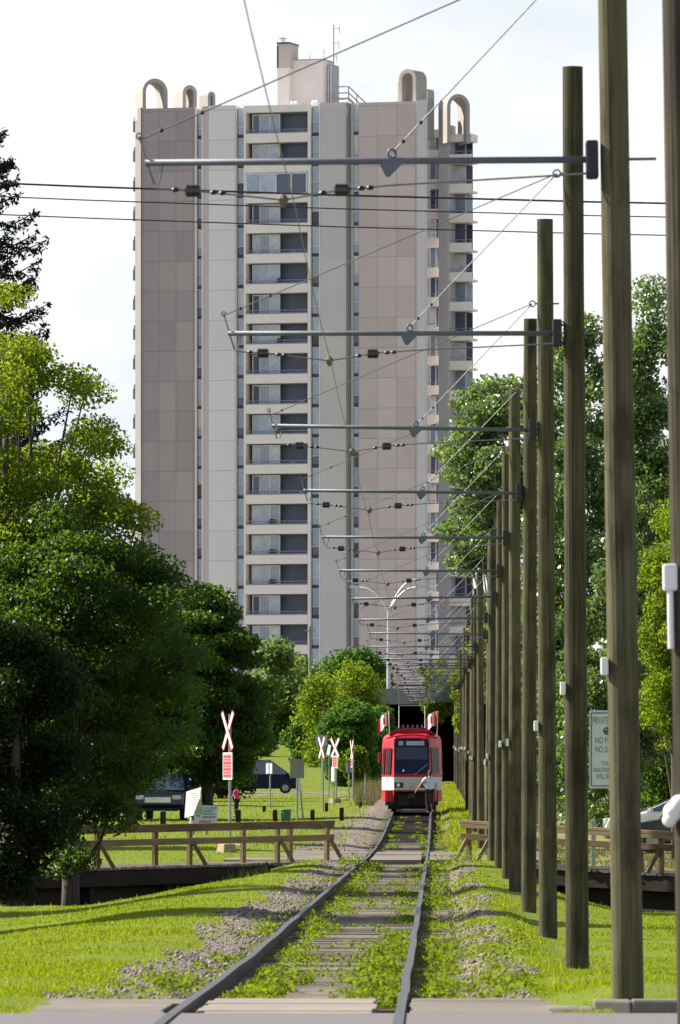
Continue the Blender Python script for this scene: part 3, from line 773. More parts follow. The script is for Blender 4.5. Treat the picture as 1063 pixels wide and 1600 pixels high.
# columns
wall(317, 326, 0, 1.85, 162, 'tower_beige', 'column')
def curved(px0, px1, bulge, mat):
    n = 14; pts = []
    for k in range(n + 1):
        t = k / n; pts.append((tx(px0) + (tx(px1) - tx(px0)) * t, -bulge * math.sin(math.pi * t) + (.0 if bulge > 0 else .0)))
    pts += [(tx(px1), 1.85), (tx(px0), 1.85)]
    return MB().prism(pts, 'z', ZB, tz(161.5), mat).build('column', tower)
curved(326, 367, .03, 'tower_white_panel')
curved(500, 541, .02, 'tower_white_panel')
wall(541, 546, .1, 1.85, 163, 'tower_gutter', 'column'); wall(546.5, 551, .35, 1.85, 163, 'tower_beige', 'column')
MB().tube([(tx(543), -.02, ZB), (tx(543), -.02, tz(170))], .09, 'tower_gutter', 8).build('drain_pipe', tower)
for (a, b) in ((304.3, 306.2), (314.8, 316.8), (381, 384.2), (481.3, 485.6), (368, 369), (499, 500)):
    wall(a, b, -.05, 1.85, 163, 'tower_cream', 'mullion')
# parapet cap over the centre
MB().b2(tx(384.3), tx(481.2), -.02, 1.8, tz(174), tz(163), 'tower_cream').build('parapet', tower)
NF = 20
# strip windows
def strip_proto(w, kind):
    mb = MB(); hgt = FL / TS
    g = ['tower_glass_0', 'tower_glass_4', 'tower_glass_2', 'tower_glass_2', 'tower_glass_3'][kind]
    up = [.60, .52, .64, .48, .60][kind]
    mb.b2(0, w, .10, .2, 0, hgt * .97, 'tower_dark')
    mb.b2(.05, w - .05, .06, .1, hgt * (1 - up), hgt * .985, g)
    mb.b2(.05, w - .05, .06, .1, hgt * .12, hgt * (1 - up) - .05, ['tower_glass_1', 'tower_glass_0', 'tower_glass_4', 'tower_glass_5', 'tower_glass_0'][kind])
    mb.b2(.05, w - .05, .04, .1, hgt * .0, hgt * .10, 'tower_dark')
    mb.b2(0, w, .03, .1, hgt * (1 - up) - .05, hgt * (1 - up), 'tower_frame')
    mb.b2(0, w, .03, .1, hgt * .985, hgt, 'tower_frame')
    return mb
random.seed(5)
for (a, b) in ((306.3, 314.7), (369.2, 380.8), (485.8, 498.8), (551.3, 560.3)):
    protos = []
    for k in range(5):
        protos.append(strip_proto(tx(b) - tx(a), k).build('window', tower))
    used = set()
    for f in range(NF - 1):
        k = random.choice([0, 0, 1, 1, 2, 2, 3, 4, 0])
        o = protos[k]
        if k in used: o = protos[k].copy(); COL.objects.link(o); o.parent = tower
        used.add(k)
        o.location = (tx(a), .25, tz(Y0 + FL * f + 38))
    for k in range(5):
        if k not in used: bpy.data.objects.remove(protos[k])
# centre balconies
bx0, bx1 = tx(384.3), tx(481.2)
def balcony_proto(kind):
    b = MB()
    zt_ = 0; hgt = FL / TS; op = 32.5 / TS
    b.b2(bx0, bx1, -.22, 0, -hgt + op * .0 + 0, 0, 'tower_cream') if False else None
    b.b2(bx0, bx1, -.08, .06, 0, 14.2 / TS, 'tower_cream')         # parapet band, local z 0 = its bottom
    b.b2(bx0, bx1, .06, 1.8, 0, .22, 'tower_cream')                 # floor slab
    o = b.build('balcony', tower)
    r = MB()
    zr = 14.2 / TS
    r.b2(bx0 + .05, bx1 - .05, -.05, .01, zr + .30, zr + .36, 'tower_rail'); r.b2(bx0 + .05, bx1 - .05, -.04, .0, zr + .02, zr + .12, 'tower_rail')
    for k in range(9):
        x = bx0 + .05 + (bx1 - bx0 - .1) * k / 8; r.b2(x - .02, x + .02, -.04, .0, zr, zr + .31, 'tower_rail')
    r.build('railing', o)
    top = hgt
    xm = tx(433)
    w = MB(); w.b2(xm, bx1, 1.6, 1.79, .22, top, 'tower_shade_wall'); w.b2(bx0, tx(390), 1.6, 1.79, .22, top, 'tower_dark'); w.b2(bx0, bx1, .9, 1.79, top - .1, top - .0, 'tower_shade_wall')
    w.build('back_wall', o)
    g = MB(); xs = [tx(391), tx(402), tx(418), xm] if kind != 2 else [tx(390), tx(404), tx(418), xm]
    gl = [('tower_glass_5', 'tower_glass_0', 'tower_glass_2'), ('tower_glass_2', 'tower_glass_0', 'tower_glass_3'), ('tower_glass_3', 'tower_glass_2', 'tower_glass_0'), ('tower_glass_1', 'tower_glass_4', 'tower_glass_4'), ('tower_glass_4', 'tower_glass_2', 'tower_glass_2')][kind]
    for k in range(3):
        g.b2(xs[k] + .04, xs[k + 1] - .04, .80, .86, .25, top - .12, gl[k])
    for x in xs: g.b2(x - .05, x + .05, .76, .9, .22, top - .1, 'tower_frame')
    g.b2(xs[0], xs[-1], .77, .9, top - .2, top - .1, 'tower_frame')
    g.build('window', o)
    if kind in (2, 4):
        c = MB(); xx = bx0 + 1.2 + kind * .35
        c.b2(xx, xx + .9, .2, .5, .22, .9, 'bin_green' if kind == 2 else 'stone'); c.ball((xx + .45, .35, 1.1), .3, 'weed_leaf', 8, 6); c.build('planter', o)
    if kind in (1, 3):
        c = MB(); xx = bx0 + 3.6 + kind * .4
        c.b2(xx, xx + .45, .5, .95, .22, .65, 'tower_rail'); c.b2(xx, xx + .45, .9, .97, .65, 1.15, 'tower_rail'); c.build('chair', o)
    return o
bp = [balcony_proto(k) for k in range(5)]
order = [3, 4, 2, 0, 1, 4, 0, 4, 0, 0, 4, 1, 3, 2, 2, 2, 0, 1, 4]
def dup_child(o, par):
    c = o.copy(); COL.objects.link(c); c.parent = par
    for ch in list(o.children): dup_child(ch, c)
    return c
used = set()
for f in range(19):
    k = order[f]; o = bp[k]
    if k in used: o = dup_child(bp[k], tower)
    used.add(k); o.location.z = tz(Y0 + FL * f + 46.4)
wall(384.3, 481.2, -.05, 1.85, Y0 + FL * 19 + 10, 'tower_cream', 'podium_wall')
# one glazed-in balcony (third floor from the top)
g = MB(); zb_ = tz(Y0 + FL * 2 + 31); zt2 = tz(Y0 + FL * 2 + 1)
xs = [tx(p) for p in (386, 408, 432, 456, 480)]
for k in range(4): g.b2(xs[k] + .06, xs[k + 1] - .06, -.12, -.06, zb_, zt2, ['tower_glass_4', 'tower_glass_2', 'tower_glass_1', 'tower_glass_1'][k])
for x in xs: g.b2(x - .06, x + .06, -.16, -.04, zb_, zt2, 'tower_frame')
g.b2(xs[0], xs[-1], -.16, -.04, zt2 - .06, zt2 + .06, 'tower_frame'); g.build('enclosed_balcony', tower)
# right wing
MB().b2(tx(655, 9), tx(735, 9), 9.0, 10, ZB, tz(205), 'tower_grey').build('wing_wall', tower)
MB().b2(tx(686, 6.4), tx(700.5, 6.4), 6.4, 9.0, ZB, tz(190), 'tower_grey').build('wing_column', tower)
def wing_balcony(px0, px1, yf, kind):
    x0, x1 = tx(px0, yf), tx(px1, yf); b = MB(); hgt = FL / TS
    b.b2(x0, x1, yf, yf + .16, 0, 14 / TS, 'tower_cream'); b.b2(x0, x1, yf + .16, 9.0, 0, .2, 'tower_cream')
    if px1 > 730: b.b2(x1 - .16, x1, yf + .16, 7.0, .2, 14 / TS, 'tower_cream')
    o = b.build('balcony', tower)
    r = MB(); zr = 14 / TS
    r.b2(x0 + .03, x1 - .03, yf + .04, yf + .1, zr + .25, zr + .31, 'tower_rail')
    for k in range(4):
        x = x0 + .05 + (x1 - x0 - .1) * k / 3; r.b2(x - .02, x + .02, yf + .05, yf + .09, zr, zr + .26, 'tower_rail')
    r.build('railing', o)
    g = MB(); m = (x0 + x1) / 2
    g.b2(x0 + .1, m, 8.7, 8.8, .25, hgt - .15, ['tower_glass_1', 'tower_glass_3', 'tower_glass_0'][kind]); g.b2(m + .08, x1 - .4, 8.7, 8.8, .25, hgt - .15, ['tower_glass_5', 'tower_glass_1', 'tower_glass_2'][kind])
    g.b2(m, m + .08, 8.66, 8.8, .22, hgt - .1, 'tower_frame'); g.b2(x0 + .02, x0 + .1, 8.66, 8.8, .22, hgt - .1, 'tower_frame')
    g.build('window', o); return o
for (p0, p1, yf, top) in ((667.2, 685.8, 7.6, 196), (702, 737.5, 6.9, 205)):
    pr = [wing_balcony(p0, p1, yf, k) for k in range(3)]; used = set()
    for f in range(18):
        k = (f * 7 + int(p0)) % 3; o = pr[k]
        if k in used: o = dup_child(pr[k], tower)
        used.add(k); o.location.z = tz(top + 46 + 46.3 * f)
    MB().b2(tx(p0, yf), tx(p1, yf), yf, 9.0, tz(top + 12), tz(top), 'tower_cream').build('parapet', tower)
MB().b2(tx(701, 8.6), tx(704, 8.6), 8.6, 9, ZB, tz(205), 'tower_dark').build('wing_mullion', tower)
# balconies seen edge on at the left side
sb = MB(); sb.b2(0, 1.2, 2.2, 5, 0, 1.0, 'tower_side_pier'); sb.b2(.05, 1.2, 2.3, 4.9, 1.0, 1.35, 'tower_rail')
so = sb.build('side_balcony', tower)
for f in range(12):
    o = so if f == 0 else dup_child(so, tower)
    o.location = (tx(204.8, 2.2), 0, tz(Y0 + 21 + 46.8 * f))
# roof arches
def arch(px0, px1, pyt, pyb, th, y, rot, label=None, thick=.34):
    w = tx(px1) - tx(px0); kk = (TD + y * COSF) / TD
    zt_a = H + (HY - pyt) / TS * kk - TZ0; zb_a = tz(pyb); hgt = zt_a - zb_a
    depth = min(1.9, .55 * w / abs(math.sin(rot)))
    wx = (w - abs(math.sin(rot)) * depth) / math.cos(rot); r = wx / 2
    straight = hgt - r
    pts_o, pts_i = [], []
    n = 20
    for k in range(n + 1):
        a = math.pi * (1 - k / n)
        pts_o.append((r * math.cos(a), straight + r * math.sin(a))); pts_i.append(((r - thick) * math.cos(a), straight + (r - thick) * math.sin(a)))
    pts_o = [(-r, -1)] + pts_o + [(r, -1)]; pts_i = [(-r + thick, -1)] + pts_i + [(r - thick, -1)]
    mb = MB(); n = len(pts_o)
    vs = []
    for yy in (-depth / 2, depth / 2):
        vs += [(p[0], yy, p[1]) for p in pts_o] + [(p[0], yy, p[1]) for p in pts_i]
    fs = []
    for k in range(n - 1):
        fs += [(k, k + 1, n + k + 1, n + k), (2 * n + k, 3 * n + k, 3 * n + k + 1, 2 * n + k + 1), (k, 2 * n + k, 2 * n + k + 1, k + 1), (n + k, n + k + 1, 3 * n + k + 1, 3 * n + k)]
    mb.add(vs, fs, 'arch_concrete')
    o = mb.build('roof_arch', tower, ((tx(px0, y) + tx(px1, y)) / 2, y, tz(pyb)), rotz=rot + R(17))
    return o
arch(209, 259, 117, 163, 0, 1.6, R(24)); arch(269, 304, 128, 163, 0, 7, R(26)); arch(307, 332, 138, 163, 0, 12, R(38))
arch(624, 666, 114, 163, 0, 2.0, R(-32)); arch(622, 641, 126, 163, 0, 8, R(35)); arch(660, 679, 144, 196, 0, 6.5, R(-38)); arch(687, 734, 154, 204, 0, 6.6, R(24))
# penthouse
ph = MB(); ph.b2(tx(452, 6), tx(505, 6), 6, 9, tz(168), tz(84), 'tower_cream'); ph.b2(tx(503.5, 7.2), tx(521, 7.2), 7.2, 9, tz(168), tz(90), 'tower_grey')
for p in (508, 512, 516): ph.b2(tx(p, 7), tx(p + 2, 7), 7.0, 7.2, tz(168), tz(92), 'tower_frame')
ph.b2(tx(451.6, 5.9), tx(505.5, 5.9), 5.9, 9.1, tz(84), tz(82.4), 'tower_grey')
pho = ph.build('penthouse', tower)
ch = MB(); ch.b2(tx(433, 5), tx(451.4, 5), 5, 7.5, tz(168), tz(57.5), 'tower_cream'); ch.b2(tx(432.2, 4.9), tx(452, 4.9), 4.9, 7.6, tz(97), tz(59), 'tower_beige'); ch.b2(tx(432.2, 4.9), tx(434.5, 4.9), 4.86, 4.9, tz(97), tz(62), 'tower_dark'); ch.b2(tx(431.8, 4.8), tx(452.4, 4.8), 4.8, 7.7, tz(59), tz(56.5), 'tower_dark')
ch.tube([(tx(442, 6), 6, tz(57)), (tx(442, 6), 6, tz(50))], .2, 'chrome', 8); ch.box((tx(442, 6), 6, tz(48)), (.8, .8, .12), 'chrome', taper=.2)
ch.build('chimney', pho)
an = MB(); an.tube([(tx(521.5, 9), 9, tz(168)), (tx(521.5, 9), 9, tz(24))], .05, 'tower_gutter', 6); 
for (y, w) in ((30, .55), (53, .5), (75, .3)):
    an.bar((tx(521.5, 9), 9, tz(y)), (tx(521.5, 9) + w, 9, tz(y)), .04, .04, 'tower_gutter'); an.bar((tx(521.5, 9) + w, 9, tz(y + 8)), (tx(521.5, 9) + w, 9, tz(y - 3)), .04, .04, 'tower_gutter')
an.tube([(tx(506, 9), 9, tz(84)), (tx(506, 9), 9, tz(62))], .03, 'tower_gutter', 6); an.tube([(tx(484, 9), 9, tz(84)), (tx(484, 9), 9, tz(70))], .03, 'tower_gutter', 6)
an.build('antenna', tower)
rr = MB()
p = [(520, 129), (545, 129), (576, 160)]
for dy in (0, 10, 19):
    rr.tube([(tx(a, 5), 5, tz(b + dy)) for a, b in p], .06 if dy < 19 else .1, 'tower_gutter', 6)
for a, b in ((522, 129), (545, 129), (558, 142)): rr.tube([(tx(a, 5), 5, tz(b + 30)), (tx(a, 5), 5, tz(b))], .05, 'tower_gutter', 6)
rr.build('roof_railing', tower)
for p_ in (341, 457, 463, 490, 495, 543):
    v = MB(); v.tube([(tx(p_, 3), 3, tz(166)), (tx(p_, 3), 3, tz(157))], .16, 'white_paint', 8); v.ball((tx(p_, 3), 3, tz(156.5)), .24, 'white_paint'); v.build('roof_vent', tower)

# slim mast in front of the tower
mb = MB(); X = PX(484.5, 640)
mb.tube([(0, 0, -.5), (0, 0, PZ(978, 640) - zg(X, 640))], .11, 'bark_pale', 8)
mb.bar((-.5, 0, PZ(985, 640) - zg(X, 640)), (.5, 0, PZ(985, 640) - zg(X, 640)), .08, .08, 'bark_pale')
tag(mb.build('utility_pole', loc=(X, 640, zg(X, 640))), 'slim pale pole standing before the balconies at the tower base', 'utility pole')

# ------------------------------------------------------------------ underpass
UD = 560.0
up_ = thing('railway_underpass', 'grey concrete road underpass with dark opening behind the streetcar', 'underpass', (XT(UD), UD, float(ZT(UD))))
zt0 = 5.6
w = MB()
w.b2(-4.4, 9, 0, .5, zt0, 6.75, 'concrete_grey')          # portal beam
w.b2(-4.4, -2.75, 0, .5, -1, zt0, 'concrete_grey'); w.b2(4.7, 10, 0, .5, -1, zt0, 'concrete_grey')
w.build('portal_wall', up_)
w = MB(); w.b2(-3.3, -2.75, .5, 92, -1, zt0, 'concrete_shade'); w.b2(4.7, 5.3, .5, 92, -1, zt0, 'concrete_shade'); w.b2(-3.3, 5.3, 92, 92.5, -1, zt0, 'concrete_shade')  # far end wall is added to shut out daylight and keep the opening dark
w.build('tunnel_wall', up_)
MB().b2(-9, 10, .5, 93, zt0, 6.2, 'concrete_shade').build('deck', up_)
# street lamp on the road above
LD = 575.0; LX = PX(607.5, LD)
lz = float(ZT(UD)) + 6.2
lamp = thing('street_lamp', 'tall pale street lamp with four curved arms above the underpass', 'street lamp', (LX, LD, lz))
lh = PZ(950, LD) - lz
MB().tube([(0, 0, 0), (0, 0, lh)], [.17, .1], 'lamp_post_metal', 10).build('post', lamp)
for (ex, ez, my, yy) in ((-48, 908, 915, .0), (-46, 917, 928, 1.2), (45, 905, 912, .0), (43, 918, 926, -1.2)):
    e = Vector((ex / (F / LD), yy, PZ(ez, LD) - lz))
    m = MB(); pts = []
    s0 = Vector((0, 0, lh - .3))
    for k in range(9):
        t = k / 8; pts.append((e.x * t, yy * t, s0.z + (e.z - s0.z) * (1 - (1 - t) ** 2.2)))
    m.tube(pts, [.07] * 5 + [.05] * 4, 'lamp_post_metal', 6); a = m.build('arm', lamp)
    hd = MB(); hd.box((e.x + .35 * (1 if ex > 0 else -1), e.y, e.z + .05), (.9, .3, .16), 'lamp_glass' if ex < 0 else 'lamp_post_metal', taper=.7); hd.build('lamp_head', a)

# ------------------------------------------------------------------ trolley poles
def pole_parts():
    root = thing('trolley_pole', '', 'trolley pole', (0, 0, 0), 0, 'timber trolley poles along the track')
    sh = MB(); k = 14
    sh.tube([(0, 0, -1.4 + (8.2 + 1.4) * i / k) for i in range(k + 1)], [.110 - .018 * i / k + random.uniform(-.0015, .0015) for i in range(k + 1)], 'pole_timber', 20)
    sh.build('shaft', root, smooth=False)
    pl = MB(); pl.box((-.155, 0, 5.75), (.085, .14, .26), 'black_rubber'); pl.build('bracket_plate', root, bevel=.015)
    ar = MB(); ar.tube([(-.19, 0, 5.75), (-3.18, 0, 5.75)], .023, 'arm_steel', 10)
    ao = ar.build('bracket_arm', root, smooth=True)
    cl = MB(); cl.prism([(-1.60, 5.745), (-1.43, 5.745), (-1.45, 5.72), (-1.53, 5.64), (-1.555, 5.65)], 'y', -.02, .02, 'arm_steel')
    cl.tube([(-1.51 + .026 * math.cos(a), 0, 5.80 + .03 * math.sin(a)) for a in np.linspace(0, 6.28, 13)], .009, 'arm_steel', 6, False)
    cl.build('clamp', ao)
    eb = MB(); eb.tube([(-3.22, 0, 5.93), (-3.17, 0, 5.76)], .007, 'wire_steel', 6); eb.tube([(-3.17, 0, 5.75), (-3.12, 0, 5.60)], .009, 'wire_steel', 6); eb.tube([(-3.06, 0, 5.74), (-3.09, 0, 5.60)], .006, 'wire_steel', 6)
    eb.tube([(-3.22 + .02 * math.cos(a), 0, 5.93 + .02 * math.sin(a)) for a in np.linspace(0, 6.28, 9)], .006, 'wire_steel', 5, False)
    eb.build('end_bracket', ao)
    for (x, z) in ((-1.50, 5.825), (-3.22, 5.93)):
        gw = MB(); a = Vector((-.15, 0, 7.22)); b = Vector((x, 0, z))
        gw.tube([a, b], .0052, 'wire_steel', 6)
        for t in (.86, .95): gw.ball(a.lerp(b, t), .016, 'black_rubber', 6, 4)
        gw.build('guy_wire', root)
    ey = MB(); ey.tube([(-.15 + .035 * math.cos(a), 0, 7.22 + .035 * math.sin(a)) for a in np.linspace(0, 6.28, 11)], .008, 'wire_steel', 5, False); ey.tube([(-.125, 0, 7.22), (.16, 0, 7.22)], .01, 'wire_steel', 6)
    ey.build('eye_bolt', root)
    ey = MB(); ey.tube([(0, 0, 5.75), (.28, 0, 5.75)], .01, 'wire_steel', 6); ey.build('through_bolt', root)
    sp = MB(); sp.tube([(-3.11, 0, 5.6), (-2.86, 0, 5.585), (-2.25, 0, 5.51), (-1.85, 0, 5.575), (-1.5, 0, 5.60), (-.12, 0, 5.66)], .0065, 'wire_steel', 6)
    for x, z in ((-2.98, 5.592), (-2.72, 5.57), (-2.66, 5.565), (-1.98, 5.555), (-1.72, 5.582), (-1.66, 5.585)): sp.ball((x, 0, z), .018, 'black_rubber', 6, 4, (1.6, 1, 1))
    so_ = sp.build('span_wire', root)
    for x, z in ((-2.86, 5.583), (-1.85, 5.573)):
        i = MB(); i.tube([(x - .055, 0, z), (x - .045, 0, z), (x + .045, 0, z), (x + .055, 0, z)], [.024, .042, .042, .024], 'porcelain', 10); i.build('insulator', so_)
    c = MB(); c.tube([(-2.25, 0, 5.55), (-2.25, 0, 5.52), (-2.25, 0, 5.49), (-2.25, 0, 5.46)], [.015, .04, .03, .012], 'brass', 8); c.build('wire_clamp', so_)
    mk = MB(); mk.box((-.125, -.06, 2.42), (.05, .09, .12), 'white_paint'); mk.build('marker_plate', root, bevel=.01)
    return root
ordn = ['nearest', 'second', 'third', 'fourth', 'fifth', 'sixth', 'seventh', 'eighth', 'ninth', 'tenth', 'eleventh', 'twelfth']
plabels = ['thick brown-green timber pole covering part of the private property sign',
           'greenish timber pole just left of the private property sign',
           'short timber pole third from the road, its arm crossing the tower mid-height',
           'timber pole fourth from the road with dark scribbles on its face',
           'timber pole fifth from the road, its flat top against the poplar']
for k in range(5, 13): plabels.append('timber pole %s from the road in the row, before the streetcar' % (ordn[k] if k < 12 else 'thirteenth'))
proto = pole_parts()
lean = {0: -.9, 1: -.3, 2: -.25, 3: .15, 4: -.1}
for i in range(27):
    d = 52 + 18.6 * i
    lab = plabels[i] if i < len(plabels) else 'distant timber trolley pole in the tight row beyond the streetcar'
    x = XT(d) + 2.29 + (random.uniform(-.06, .06) if i > 4 else 0)
    if i == 0: x += .005
    dz = 0 if i < 5 else random.uniform(-.5, .05)
    o = proto if i == 0 else dup(proto, (0, 0, 0), label=lab)
    o['label'] = lab
    o.location = (x, d, float(ZT(d)) )
    ln = lean.get(i, random.uniform(-.5, .5)); o.rotation_euler = (0, R(ln), 0)
    for c in list(o.children):
        nm = c.name.split('.')[0]
        if nm == 'shaft':
            c.scale = (1, 1, 1.25 if i == 0 else 1)
            c.location.z = dz
            c.rotation_euler.z = random.uniform(0, 6)
        if nm in ('bracket_arm',):
            t = -R({0: -.5, 1: -.3, 2: -1.2, 3: -.6, 4: -.4, 5: -.3, 6: 1.0, 7: .8}.get(i, random.uniform(-.8, .8)))
            c.rotation_euler = (0, t, 0); c.location = Vector((0, 0, 5.75)) - Matrix.Rotation(t, 3, 'Y') @ Vector((0, 0, 5.75))
        if nm == 'marker_plate' and i in (3, 6, 9, 10, 14): bpy.data.objects.remove(c); continue
        if nm == 'marker_plate':
            c.location.z = random.uniform(-.12, .08); c.location.x = random.uniform(-.01, .015)

# pole at the right edge, with white meter box
ed = 40.0; ex = PX(1098, ed)
ep = thing('utility_pole', 'blurred timber pole cut off by the right edge with white box and conduit', 'utility pole', (ex, ed, 0))
ep.rotation_euler = (0, R(-.95), 0)
sh = MB(); sh.tube([(0, 0, -.5 + 10 * i / 12) for i in range(13)], [.128 - .018 * i / 12 for i in range(13)], 'pole_timber', 24); sh.build('shaft', ep)
m = MB(); m.box((-.128, -.06, 2.64), (.075, .08, .14), 'white_paint'); m.build('meter_box', ep, bevel=.012)
m = MB(); m.tube([(-.128, -.06, 2.57), (-.128, -.06, 2.27)], .017, 'white_paint', 8); m.build('conduit', ep)
m = MB(); m.ball((-.13, -.05, 1.42), .055, 'white_paint'); m.ball((-.10, -.08, 1.46), .05, 'white_paint'); m.ball((-.15, -.06, 1.38), .04, 'white_paint'); m.build('plastic_bag', ep, smooth=True)

# trolley wire
pts = []
for d in np.concatenate([np.arange(-20, 52, 6), np.arange(52, 560, 6.2)]):
    ph_ = ((d - 52) / 18.6) % 1.0
    pts.append((XT(d) + .03, float(d), float(ZT(d)) + 5.47 - .05 * math.sin(math.pi * ph_)))
tag(MB().tube(pts, .0038, 'wire_copper', 6).build('trolley_wire'), 'copper trolley wire running lengthwise above the track to the underpass', 'overhead wire')
for (y0, y1, r, lab) in ((289, 321, .016, 'thickest black cable, uppermost of three crossing the sky'), (310, 342.5, .010, 'middle of three thin black cables crossing the sky'), (338, 371, .010, 'lowest of three thin black cables crossing the sky')):
    a = P(0, y0, 126); b = P(1063, y1, 126); dv = b - a; pp = []
    for k in range(25):
        t = -4 + 9 * k / 24; q = a + dv * t; q.z += .012 * (t - .5) ** 2 * 9; pp.append(q)
    tag(MB().tube(pp, r, 'black_cable', 6).build('power_cable'), lab, 'power cable', 'three power cables crossing overhead')

# ------------------------------------------------------------------ boardwalks and railings
def boardwalk(label, a, b):
    """a,b : (X, d, ztop) of the near edge"""
    a = Vector(a); b = Vector(b); dv = (b - a); L = dv.length
    root = thing('boardwalk', label, 'boardwalk', a, math.atan2(dv.y, dv.x), 'boardwalks over the ditch')
    sl = dv.z / Vector((dv.x, dv.y)).length; sg = 1
    n = int(L / .16)
    deck = MB()
    for k in range(n):
        x = (k + .5) * L / n
        deck.box((x, 1.1, sl * x - .03 + random.uniform(-.008, .008)), (L / n - .012, 2.3 + random.uniform(-.06, .06), .06), 'plank_pale')
    deck.build('deck', root)
    for y, nm in ((.06, 'beam'), (2.1, 'beam')):
        m = MB(); m.bar((0, y, -.25), (L, y, sl * L - .25), .12, .36, 'beam_timber'); m.build(nm, root)
    m = MB(); m.bar((0, .45, -1.15), (L, .45, sl * L - 1.15), .12, 1.5, 'beam_timber')  # dark boards added to stand in for the shade below the deck
    m.bar((1, -.3, -.9), (L, -.6, -1.3), .15, .18, 'beam_timber')
    m.build('shade_boards', root)
    for k in range(int(L / 3) + 1):
        x = .2 + k * 3.0
        if x < L: m = MB(); m.box((x, .2, sl * x - 1.0), (.2, .2, 1.3), 'beam_timber'); m.build('pile', root)
    return root, L, sl
La = Vector((PX(527, 184), 184, PZ(1345, 184))); Lb = Vector((PX(-110, 171), 171, PZ(1364, 171)))
boardwalk('timber boardwalk over the ditch left of the track', La, Lb) if False else None
def edge(a, b, t): return a.lerp(b, t)
boardwalk('timber boardwalk over the ditch left of the track', Lb, La)
Ra = Vector((PX(716, 184), 184, PZ(1346, 184))); Rb = Vector((PX(1130, 180), 180, PZ(1370, 180)))
boardwalk('timber boardwalk over the ditch right of the track', Ra, Rb)

def railing(label, a, b, posts, top, mid, start_cap=.1):
    """posts: list of (t along, braced)"""
    a = Vector(a); b = Vector(b); dv = b - a; L = dv.length
    root = thing('railing', label, 'railing', a, math.atan2(dv.y, dv.x), 'timber railings of the boardwalks')
    sl = dv.z / Vector((dv.x, dv.y)).length
    m = MB(); m.bar((-.05, .02, top), (L + .05, .02, sl * L + top), .16, .075, 'rail_timber'); m.bar((-.03, -.03, top - .09), (L + .03, -.03, sl * L + top - .09), .05, .11, 'rail_timber'); m.build('top_rail', root, bevel=.008)
    m = MB(); m.bar((-.03, -.03, mid), (L + .03, -.03, sl * L + mid), .05, .15, 'rail_timber'); m.build('middle_rail', root, bevel=.008)
    for t, br in posts:
        x = t * L; y = .05 if br else .5
        m = MB(); m.box((x, y, sl * x + (top - .04) / 2 - .02), (.11 if br else .13, .10, top - .04), 'rail_timber'); po = m.build('post', root, bevel=.008)
        if br:
            m = MB(); m.bar((x + .02, .0, sl * x + top * .62), (x + br * .17, -.3, sl * x + 0), .05, .09, 'rail_timber'); m.build('brace', po)
    return root
def tpar(a, b, px):
    ax = a.x / a.y * F + CX; bx = b.x / b.y * F + CX; return (px - ax) / (bx - ax)
Lr = P(95, 1352, 173.5); Lr.z = edge(Lb, La, tpar(Lb, La, 95)).z
Le = P(519, 1345, 183.8)
Lr2 = P(-100, 1360, 171.2); Lr2.z = edge(Lb, La, tpar(Lb, La, -100)).z
railing('long brown timber railing with diagonal braces left of the track', Lr2, Le,
        [(tpar(Lr2, Le, p), b) for p, b in ((-60, 1), (0, 0), (115, 0), (144, 1), (259, 0), (289, 1), (400, 0), (431, 1), (477, 0), (513, 1))], .93, .56)
Re = P(723, 1346, 184); Rr_ = Vector((PX(1120, 180), 180, PZ(1369, 180)))
railing('brown timber railing behind the poles right of the track', Re, Rr_,
        [(tpar(Re, Rr_, p), b) for p, b in ((731, -1), (765, -1), (850, 0), (905, 1), (985, 0), (1033, -1), (1100, 1))], .95, .6)

# ------------------------------------------------------------------ streetcar
TDp = 304.0
tram = thing('streetcar', 'red and white streetcar facing the camera on the track', 'streetcar', (PX(643.5, TDp), TDp, float(ZT(TDp))), ang)
# plan outline half widths by distance from nose; lofted in z
def plan(scale_w, nose):
    hw = [(nose, .0), (nose, .70), (nose + .07, .735), (nose + .9, .98), (nose + 2.0, 1.19), (nose + 2.3, 1.2), (14.5, 1.2), (14.5, 0)]
    return [(y, w * scale_w) for y, w in hw]
levels = [(.42, 1.0, .12, 'tram_red'), (.80, 1.0, .03, 'tram_red'), (.86, 1.0, .0, 'tram_white'), (1.38, 1.0, .0, 'tram_white'), (1.44, 1.0, .0, 'tram_red'), (2.55, .985, .16, 'tram_red'), (2.86, .97, .22, 'tram_red'), (3.0, .93, .34, 'tram_red'), (3.1, .80, .6, 'tram_red')]
bod = MB(); rings = []
vs = []
for (z, sw, nose, _) in levels:
    pl = plan(sw, nose); ring = [(w, y, z) for (y, w) in pl[1:7]] + [(-w, y, z) for (y, w) in reversed(pl[1:7])]
    rings.append(len(vs)); vs += ring
nr = 12
base = len(bod.v); bod.v += vs
for i in range(len(levels) - 1):
    mat = levels[i][3]
    if levels[i][0] == .80 or levels[i][0] == 1.38: mat = 'tram_dark_red'
    for k in range(nr):
        k2 = (k + 1) % nr
        if i < 1 and k == 11: continue          # open below the front bumper
        bod.f.append((rings[i] + k, rings[i] + k2, rings[i + 1] + k2, rings[i + 1] + k)); bod.m.append(bod._mi(mat))
bod.f.append(tuple(rings[-1] + k for k in range(nr))); bod.m.append(bod._mi('tram_red'))
bo = bod.build('body', tram)
b = bo.modifiers.new('Bevel', 'BEVEL'); b.width = .03; b.segments = 2; b.limit_method = 'ANGLE'; b.angle_limit = R(25)
